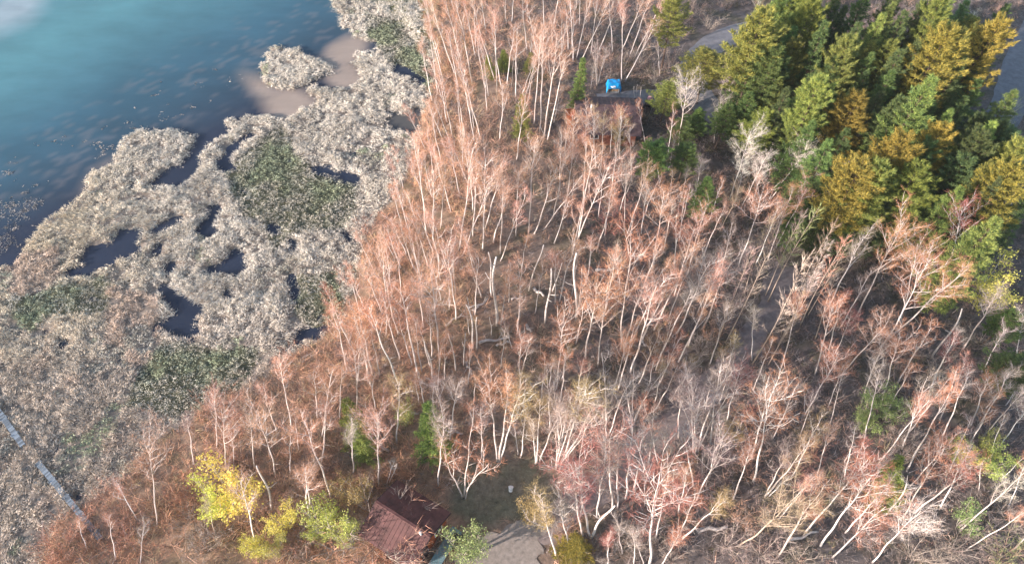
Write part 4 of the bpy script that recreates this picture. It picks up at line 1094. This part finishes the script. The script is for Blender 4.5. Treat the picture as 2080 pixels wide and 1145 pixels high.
# ------------------------------------------------------------ fallen logs
LG = '''1210 552 1266 545 .17 long white birch log lying right of the broken trunks
1083 587 1106 601 .16 pale log lying below the tallest broken trunk
934 548 950 540 .12 short log above the left snags
905 662 940 638 .13 tilted grey log left of the snags
960 632 992 608 .13 thin log slanting between the two snags
972 697 1036 686 .15 long pale log across the mossy gap
1068 660 1079 674 .17 short stubby white log in the mossy gap
808 842 850 838 .15 pale log between the two cedars, upper
895 874 941 879 .14 pale log right of the big dark cedar
728 868 790 916 .18 thick white log lying behind the cabin
1412 1076 1476 1073 .19 ringed birch log lying below the dirt track
1038 608 1062 606 .12 short pale log in the middle of snags
1008 702 1034 694 .11 thin log below the long pale log
1604 1098 1660 1078 .14 half-hidden log at the bottom right
945 735 960 760 .11 small log left of the gap
1296 688 1312 700 .11 small dark log below the long white log
604 828 620 840 .16 weathered stub by the marsh edge'''
logm = {}
M_LOG = M_BARK
for i, row in enumerate(LG.split('\n')):
    a = row.split(' ', 5); r = float(a[4])
    p0, p1 = at(float(a[0]), float(a[1]), .4), at(float(a[2]), float(a[3]), .4)
    e = empty('fallen_log', (p0 + p1) / 2, a[5], 'log', 'fallen birch logs')
    e.location.z = ground_z(e.location.x, e.location.y) + r * .7
    d = p1 - p0; L = d.length; e.rotation_euler = (0, R(random.uniform(-3, 3)), math.atan2(d.y, d.x))
    T = Tubes(); n = 8
    T.add([Vector((-L / 2 + L * k / n, .08 * math.sin(k * 1.3 + i), .04 * math.cos(k + i))) for k in range(n + 1)], [r * (1.1 - .4 * k / n) for k in range(n + 1)], 7)
    obj('log_stem', T.mesh('log_stem', M_LOG), e, (.66, .62, .58))
    T = Tubes()
    for k in range(1):
        x = random.uniform(-.1, .3) * L; az = random.uniform(-1, 1)
        T.add([Vector((x, 0, 0)), Vector((x + .3, az * .4, .3)), Vector((x + .7, az * .9, .45))], [.05, .03, .012], 4)
    obj('branch_stub', T.mesh('branch_stub', M_LOG), e, (.6, .56, .52))

# ------------------------------------------------------------ cabin
M_ROOF = mat_plain('maroon_roof_metal', (.12, .055, .05), .65, .55, 1.45, 1.1, bmp=.15)
M_HROOF = mat_plain('faded_brown_roof', (.10, .068, .072), .8, .7, 1.25, 1.5, bmp=.1)
M_RED = mat_plain('red_brown_boards', (.42, .12, .05), .8, .75, 1.2, 3)
M_HWALL = mat_plain('dark_red_boards', (.14, .05, .035), .8, .75, 1.2, 3)
M_TRIM = mat_plain('dark_trim', (.06, .035, .035), .7, .8, 1.1, 5)
M_WHITE = mat_plain('white_paint', (.8, .8, .8), .5, .9, 1.05, 5)
M_TEAL = mat_plain('weathered_teal_boards', (.20, .34, .37), .8, .75, 1.15, 3)
M_BLACK = mat_plain('black_steel', (.02, .02, .022), .45, .8, 1.2, 6)
M_GLASS, _nt, _b = mat('window_glass', .08, .6); _b.inputs['Base Color'].default_value = (.03, .04, .05, 1)
M_BLUE = mat_plain('blue_tarp_sheet', (.015, .36, .78), .45, .85, 1.1, 4, bmp=.4)
M_GREYWOOD = mat_plain('grey_weathered_wood', (.24, .29, .33), .85, .6, 1.3, 5, (1, 4, 1))
_nt = M_GREYWOOD.node_tree; _b = _nt.nodes['Principled BSDF']; _src = _b.inputs['Base Color'].links[0].from_socket
_oi = _nt.nodes.new('ShaderNodeObjectInfo')
_nt.links.new(mixc(_nt, 1.0, _src, ramp(_nt, _oi.outputs['Random'], [(0, g(.55)), (1, g(1.35))]), 'MULTIPLY'), _b.inputs['Base Color'])
M_WOOD = mat_plain('split_firewood', (.38, .28, .19), .85, .7, 1.25, 8)
M_TIRE = mat_plain('rubber', (.025, .025, .025), .8, .8, 1.2, 8)
M_PINKSH = mat_plain('faded_pink_cover', (.55, .30, .30), .7, .8, 1.15, 8)

def roof_slope(name, Lr, half, zr, ze, side, root, m):
    """a slope with standing seams; local x along the ridge"""
    n = 14
    for k in range(n):
        bm = bmesh.new()
        x0, x1 = -Lr / 2 + Lr * k / n, -Lr / 2 + Lr * (k + 1) / n - .03
        pts = [(x0, .0, zr), (x1, 0, zr), (x1, side * half, ze), (x0, side * half, ze)]
        vs = [bm.verts.new(p) for p in pts] + [bm.verts.new((p[0], p[1], p[2] - .05)) for p in pts]
        for f in ((0, 1, 2, 3), (7, 6, 5, 4), (0, 4, 5, 1), (1, 5, 6, 2), (2, 6, 7, 3), (3, 7, 4, 0)): bm.faces.new([vs[q] for q in f])
        sx = x1 + .015
        bm2 = [(sx - .02, 0, zr + .03), (sx + .02, 0, zr + .03), (sx + .02, side * half, ze + .03), (sx - .02, side * half, ze + .03)]
        vs = [bm.verts.new(p) for p in bm2] + [bm.verts.new((p[0], p[1], p[2] - .09)) for p in bm2]
        for f in ((0, 1, 2, 3), (7, 6, 5, 4), (0, 4, 5, 1), (1, 5, 6, 2), (2, 6, 7, 3), (3, 7, 4, 0)): bm.faces.new([vs[q] for q in f])
        bmesh.ops.recalc_face_normals(bm, faces=bm.faces[:])
        obj('roof_panel', bm_mesh('roof_panel', bm, m), root)

def house(name, label, centre, rz, L, Wd, ze, zr, over, wallm, roofm):
    root = empty(name, centre, label, 'house' if name != 'cabin' else 'cabin'); root.rotation_euler = (0, 0, rz)
    l, w = L / 2 - over, Wd / 2 - over
    zi = ze + (zr - ze) * over / (Wd / 2)
    for s in (-1, 1):
        bm = bmesh.new(); box_bm(bm, 0, s * w, zi / 2 - .05, 2 * l, .14, zi); obj('wall', bm_mesh('wall', bm, wallm), root)
        bm = bmesh.new()
        zt = zr - .08
        prof = [(-w + .08, -.1), (w - .08, -.1), (w - .08, zi - .08), (0, zt), (-w + .08, zi - .08)]
        a = [bm.verts.new((s * l - .07, y, z)) for y, z in prof]; b = [bm.verts.new((s * l + .07, y, z)) for y, z in prof]
        bm.faces.new(a); bm.faces.new(list(reversed(b)))
        for k in range(5): bm.faces.new((a[k], b[k], b[(k + 1) % 5], a[(k + 1) % 5]))
        bmesh.ops.recalc_face_normals(bm, faces=bm.faces[:])
        obj('gable_wall', bm_mesh('gable_wall', bm, wallm), root)
        # barge boards along each gable
        for t in (-1, 1):
            bm = bmesh.new(); x = s * (L / 2 + .03)
            pts = [(x - .03, 0, zr + .02), (x + .03, 0, zr + .02), (x + .03, t * Wd / 2, ze + .02), (x - .03, t * Wd / 2, ze + .02)]
            vs = [bm.verts.new(p) for p in pts] + [bm.verts.new((p[0], p[1], p[2] - .2)) for p in pts]
            for f in ((0, 1, 2, 3), (7, 6, 5, 4), (0, 4, 5, 1), (1, 5, 6, 2), (2, 6, 7, 3), (3, 7, 4, 0)): bm.faces.new([vs[q] for q in f])
            bmesh.ops.recalc_face_normals(bm, faces=bm.faces[:])
            obj('barge_board', bm_mesh('barge_board', bm, M_TRIM), root)
    for s in (-1, 1): roof_slope('roof', L, Wd / 2, zr, ze, s, root, roofm)
    bm = bmesh.new(); box_bm(bm, 0, 0, zr + .03, L, .26, .06); obj('ridge_cap', bm_mesh('ridge_cap', bm, roofm, .02), root)
    def opening(x, y, z, w_, h_, along):
        bm = bmesh.new()
        sx, sy = (w_, .06) if along == 'x' else (.06, w_)
        box_bm(bm, x, y, z, sx, sy, h_); o = obj('window', bm_mesh('window', bm, M_GLASS), root)
        bm = bmesh.new(); e = .05
        for dz in (-h_ / 2, h_ / 2): box_bm(bm, x, y, z + dz, sx + (.12 if along == 'x' else .04), sy + (.04 if along == 'x' else .12), .08)
        for dd in (-w_ / 2, w_ / 2, 0): box_bm(bm, x + (dd if along == 'x' else 0), y + (dd if along != 'x' else 0), z, .07 if along == 'x' else .1, .1 if along == 'x' else .07, h_ - .081)
        obj('frame', bm_mesh('frame', bm, M_WHITE), o)
    for x in (-l * .45, l * .45):
        opening(x, -w - .09, 1.5, 1.0, .9, 'x'); opening(x, w + .09, 1.5, 1.0, .9, 'x')
    opening(-l - .09, 0, 1.5, 1.1, .9, 'y')
    opening(l + .09, w * .5, 1.5, .9, .9, 'y')
    bm = bmesh.new(); box_bm(bm, l + .10, -w * .35, 1.0, .06, .9, 2.0); d = obj('door', bm_mesh('door', bm, M_TRIM), root)
    bm = bmesh.new(); box_bm(bm, l + .16, -w * .35 + .35, 1.0, .06, .05, .12); obj('handle', bm_mesh('handle', bm, M_WHITE), d)
    return root, l, w

c = at(822, 1062, 2.9)
cab, l, w = house('cabin', 'small maroon-roofed cabin beside the gravel yard at the bottom of the wood', (c.x, c.y, .36), R(-31), 5.5, 5.4, 2.5, 3.75, .4, M_RED, M_ROOF)
# white vent pipe and its cap
T = Tubes(); T.add([(l * .85, -.25, 3.5), (l * .85, -.25, 4.15)], [.09, .09], 10); obj('vent_pipe', T.mesh('vent_pipe', M_WHITE), cab)
T = Tubes(); T.add([(l * .85, -.25, 4.15), (l * .85, -.25, 4.24)], [.15, .05], 10); obj('vent_cap', T.mesh('vent_cap', M_WHITE), cab)
# porch deck along the gable, planks one by one
deck_me = None
for k in range(34):
    if deck_me is None:
        bm = bmesh.new(); box_bm(bm, 0, 0, 0, .95, .15, .05); deck_me = bm_mesh('plank', bm, M_TEAL)
    o = obj('plank', deck_me, cab); o.location = (l + 1.15, -3.2 + k * .165, .42 + (k % 3) * .003); o.rotation_euler = (0, 0, R((k * 37 % 5 - 2) * .3))
bm = bmesh.new()
for s in (-.4, .4): box_bm(bm, l + 1.15 + s, -.45, .25, .09, 5.6, .28)
for y in (-3.1, -.4, 2.2):
    for s in (-.4, .4): box_bm(bm, l + 1.15 + s, y, .05, .12, .12, .11)
obj('deck_frame', bm_mesh('deck_frame', bm, M_GREYWOOD), cab)

# black grill at the end of the deck
gp = at(927, 1098, .36)
gr = empty('kettle_grill', (gp.x, gp.y, .38), 'black barbecue grill standing beside the cabin deck under the green bush', 'grill')
def dome(rx, ry, rz, z0, lo, hi, m, name, parent):
    T = Tubes(); n = 7
    pts, rad = [], []
    for k in range(n + 1):
        a = lo + (hi - lo) * k / n; pts.append((0, 0, z0 + rz * math.sin(a))); rad.append(max(.005, rx * math.cos(a)))
    T.add(pts, rad, 16); return obj(name, T.mesh(name, m), parent)
dome(.42, .42, .34, .80, -1.45, 0, M_BLACK, 'bowl', gr); dome(.43, .43, .32, .82, 0, 1.5, M_BLACK, 'grill_lid', gr)
for k in range(3):
    T = Tubes(); a = k * 2.09; T.add([(.2 * math.cos(a), .2 * math.sin(a), .55), (.42 * math.cos(a), .42 * math.sin(a), 0)], [.022, .022], 6); obj('leg', T.mesh('leg', M_BLACK), gr)
bm = bmesh.new(); box_bm(bm, .75, 0, .8, .55, .6, .05); obj('side_shelf', bm_mesh('side_shelf', bm, M_BLACK, .01), gr)
T = Tubes(); T.add([(-.1, 0, 1.13), (-.1, 0, 1.2), (.1, 0, 1.2), (.1, 0, 1.13)], [.015] * 4, 6); obj('lid_handle', T.mesh('lid_handle', M_BLACK), gr)

# white bucket standing alone on the clearing grass
wp = at(1037, 998, .38)
bk = empty('white_bucket', (wp.x, wp.y, ground_z(wp.x, wp.y)), 'small white bucket alone in the middle of the grassy clearing', 'bucket')
bk.rotation_euler = (R(-42), R(6), 0); bk.location.z += .10
T = Tubes(); T.add([(0, 0, 0), (0, 0, .02), (0, 0, .4), (0, 0, .43)], [.15, .165, .21, .22], 20); obj('pail', T.mesh('pail', M_WHITE), bk)
T = Tubes(); T.add([(0, 0, .43), (0, 0, .455), (0, 0, .46)], [.232, .232, .20], 20); obj('bucket_lid', T.mesh('bucket_lid', M_WHITE, False), bk)
T = Tubes(); T.add([(.22 * math.cos(a), -.02 - .2 * math.sin(a), .40 - .18 * math.sin(a)) for a in [k * math.pi / 8 for k in range(9)]], [.008] * 9, 5); obj('wire_handle', T.mesh('wire_handle', M_GREYWOOD), bk)

# ------------------------------------------------------------ the red-roofed house by the road
c = at(1236, 213, 4.2)
hs, l2, w2 = house('house', 'maroon-roofed house half hidden behind birches beside the upper driveway', (c.x, c.y, .36), R(-3), 8.4, 7.6, 2.1, 3.8, .6, M_HWALL, M_HROOF)
T = Tubes(); T.add([(-2.2, -.7, 3.4), (-2.2, -.7, 4.3)], [.11, .11], 10); obj('vent_pipe', T.mesh('vent_pipe', M_WHITE), hs)
bm = bmesh.new(); box_bm(bm, -l2 - .8, .6, .9, 1.3, 1.5, 1.8); obj('lean_to', bm_mesh('lean_to', bm, M_RED), hs)
bm = bmesh.new(); vs = box_bm(bm, -l2 - .85, .6, 1.95, 1.7, 1.9, .1)
for v in vs:
    if v.co.x < -l2 - .85: v.co.z -= .3
obj('lean_to_roof', bm_mesh('lean_to_roof', bm, M_RED, .01), hs)

# firewood rack under a blue tarp
tp = at(1245, 184, .4)
rk = empty('firewood_rack', (tp.x, tp.y, .36), 'firewood stack in a grey rack below the blue tarp', 'firewood')
for sx in (-.75, .75):
    for sy in (-.45, .45):
        bm = bmesh.new(); box_bm(bm, sx, sy, .7, .09, .09, 1.4); obj('post', bm_mesh('post', bm, M_GREYWOOD), rk)
for sy in (-.45, .45):
    bm = bmesh.new(); box_bm(bm, 0, sy, .12, 1.6, .07, .1); obj('rail', bm_mesh('rail', bm, M_GREYWOOD), rk)
log_me = None
for r_ in range(7):
    for q in range(8):
        if log_me is None:
            T = Tubes(); T.add([(0, -.42, 0), (0, .42, 0)], [.085, .08], 6); log_me = T.mesh('firewood_log', M_WOOD, False)
        o = obj('firewood_log', log_me, rk); o.location = (-.62 + q * .175 + (r_ % 2) * .05, random.uniform(-.05, .05), .26 + r_ * .155); o.rotation_euler = (0, random.random() * 6, 0)
# the tarp: draped sheet with sagging folds
def tarp():
    n = 26; Vv = []; Ff = []
    for i in range(n + 1):
        for j in range(n + 1):
            u, v = i / n * 2 - 1, j / n * 2 - 1
            x, y = u * 1.28, v * .98
            ex = max(0, abs(x) - .82); ey = max(0, abs(y) - .52)
            drop = (ex + ey) * 1.5
            z = 1.47 + .10 * math.cos(u * 1.4) * math.cos(v * 1.5) - drop + .035 * math.sin(u * 9 + v * 4) + .03 * math.sin(v * 12 - u * 5)
            if v < 0: z += .16 * max(0, -v) * (1 if abs(x) < .9 else 0) * .4
            Vv.append((x - math.copysign(ex * .55, x), y - math.copysign(ey * .5, y), z))
    for i in range(n):
        for j in range(n):
            a = i * (n + 1) + j; Ff.append((a, a + n + 1, a + n + 2, a + 1))
    me = bpy.data.meshes.new('tarp'); me.from_pydata(Vv, [], Ff); me.update()
    me.polygons.foreach_set('use_smooth', np.ones(len(Ff), dtype=bool)); me.materials.append(M_BLUE)
    return me
ta = obj('tarp', tarp(), label='bright blue tarp draped over the firewood rack behind the house', cat='tarp'); ta.location = (tp.x, tp.y, .37)
md = ta.modifiers.new('thickness', 'SOLIDIFY'); md.thickness = .012
bag = bmesh.new(); bmesh.ops.create_icosphere(bag, subdivisions=3, radius=.28)
for v in bag.verts:
    v.co.z *= .35; v.co *= 1 + .25 * math.sin(v.co.x * 14) * math.cos(v.co.y * 11); v.co.x *= 1.3
bo = obj('white_bag', bm_mesh('white_bag', bag, M_WHITE), label='crumpled white bag lying on the front edge of blue tarp', cat='bag'); bo.location = (tp.x - .1, tp.y - .62, 1.52)

# small dark garden cart with a pink bundle
kp = at(1316, 218, .4)
ct = empty('garden_cart', (kp.x, kp.y, .40), 'dark garden cart with a pink bundle beside the driveway, half hidden by birches', 'cart')
ct.rotation_euler = (0, 0, R(70))
bm = bmesh.new(); vs = box_bm(bm, 0, 0, .75, 1.7, .9, .5)
for v in vs:
    if v.co.z < .75: v.co.x *= .85; v.co.y *= .8
obj('tub', bm_mesh('tub', bm, M_BLACK, .04), ct)
for sx in (-.55, .55):
    for s in (-1, 1):
        T = Tubes(); T.add([(sx, s * .42, .28), (sx, s * .54, .28)], [.28, .28], 16); wh = obj('wheel', T.mesh('wheel', M_TIRE, False), ct)
        T = Tubes(); T.add([(sx, s * .535, .28), (sx, s * .555, .28)], [.13, .13], 12); obj('rim', T.mesh('rim', M_GREYWOOD, False), wh)
T = Tubes(); T.add([(-.8, 0, .6), (-1.4, 0, .9), (-1.55, 0, 1.1)], [.03, .03, .03], 6); obj('handle', T.mesh('handle', M_BLACK), ct)
bag = bmesh.new(); bmesh.ops.create_icosphere(bag, subdivisions=3, radius=.38)
for v in bag.verts:
    v.co.z *= .7; v.co *= 1 + .12 * math.sin(v.co.x * 9 + v.co.y * 7)
bo = obj('pink_bundle', bm_mesh('pink_bundle', bag, M_PINKSH), label='pink bundle lying in the dark garden cart by the driveway', cat='bundle'); bo.location = (kp.x + .15, kp.y + .4, .40 + 1.15)

# ------------------------------------------------------------ boardwalk over the reeds
def boardwalk(p0, p1, width, label):
    a, b = at(*p0, .62), at(*p1, .62)
    d = b - a; L = d.length
    root = empty('boardwalk', a, label, 'boardwalk', 'weathered boardwalk sections over the reeds')
    root.rotation_euler = (0, 0, math.atan2(d.y, d.x))
    n = int(L / .155)
    bm = bmesh.new(); box_bm(bm, 0, 0, 0, .138, width, .045); me = bm_mesh('plank', bm, M_GREYWOOD)
    for k in range(n):
        if random.random() < .008: continue
        o = obj('plank', me, root); o.location = (.08 + k * .155, random.uniform(-.02, .02), random.uniform(-.006, .006)); o.rotation_euler = (random.uniform(-.01, .01), 0, random.uniform(-.02, .02))
    for s in (-1, 1):
        bm = bmesh.new(); box_bm(bm, L / 2, s * width * .36, -.1, L, .09, .14); obj('beam', bm_mesh('beam', bm, M_GREYWOOD), root)
    for k in range(int(L / 2.4) + 1):
        for s in (-1, 1):
            T = Tubes(); T.add([(k * 2.4 + .2, s * (width * .5 + .06), -1.4), (k * 2.4 + .2, s * (width * .5 + .06), .10)], [.06, .055], 7)
            obj('post', T.mesh('post', M_GREYWOOD), root)
boardwalk((-60, 755), (47, 905), .47, 'upper left section of the grey plank boardwalk, above its gap')
boardwalk((76, 938), (206, 1096), .47, 'lower section of the grey plank boardwalk, running into the trees')

# ------------------------------------------------------------ thin evening haze
bm = bmesh.new(); box_bm(bm, 10, 60, 31.0, 260, 190, 66)
m = bpy.data.materials.new('haze'); m.use_nodes = True; nt = m.node_tree; nt.nodes.clear()
v = nt.nodes.new('ShaderNodeVolumePrincipled'); v.inputs['Density'].default_value = .0002; v.inputs['Color'].default_value = (.90, .93, .98, 1); v.inputs['Anisotropy'].default_value = .2
o = nt.nodes.new('ShaderNodeOutputMaterial'); nt.links.new(v.outputs[0], o.inputs['Volume'])
obj('haze', bm_mesh('haze', bm, m), kind='stuff')

from collections import Counter
print('COUNT', Counter(o.name.split('.')[0] for o in bpy.data.objects if o.parent is None).most_common(12), 'tris', sum(len(m.polygons) for m in bpy.data.meshes))
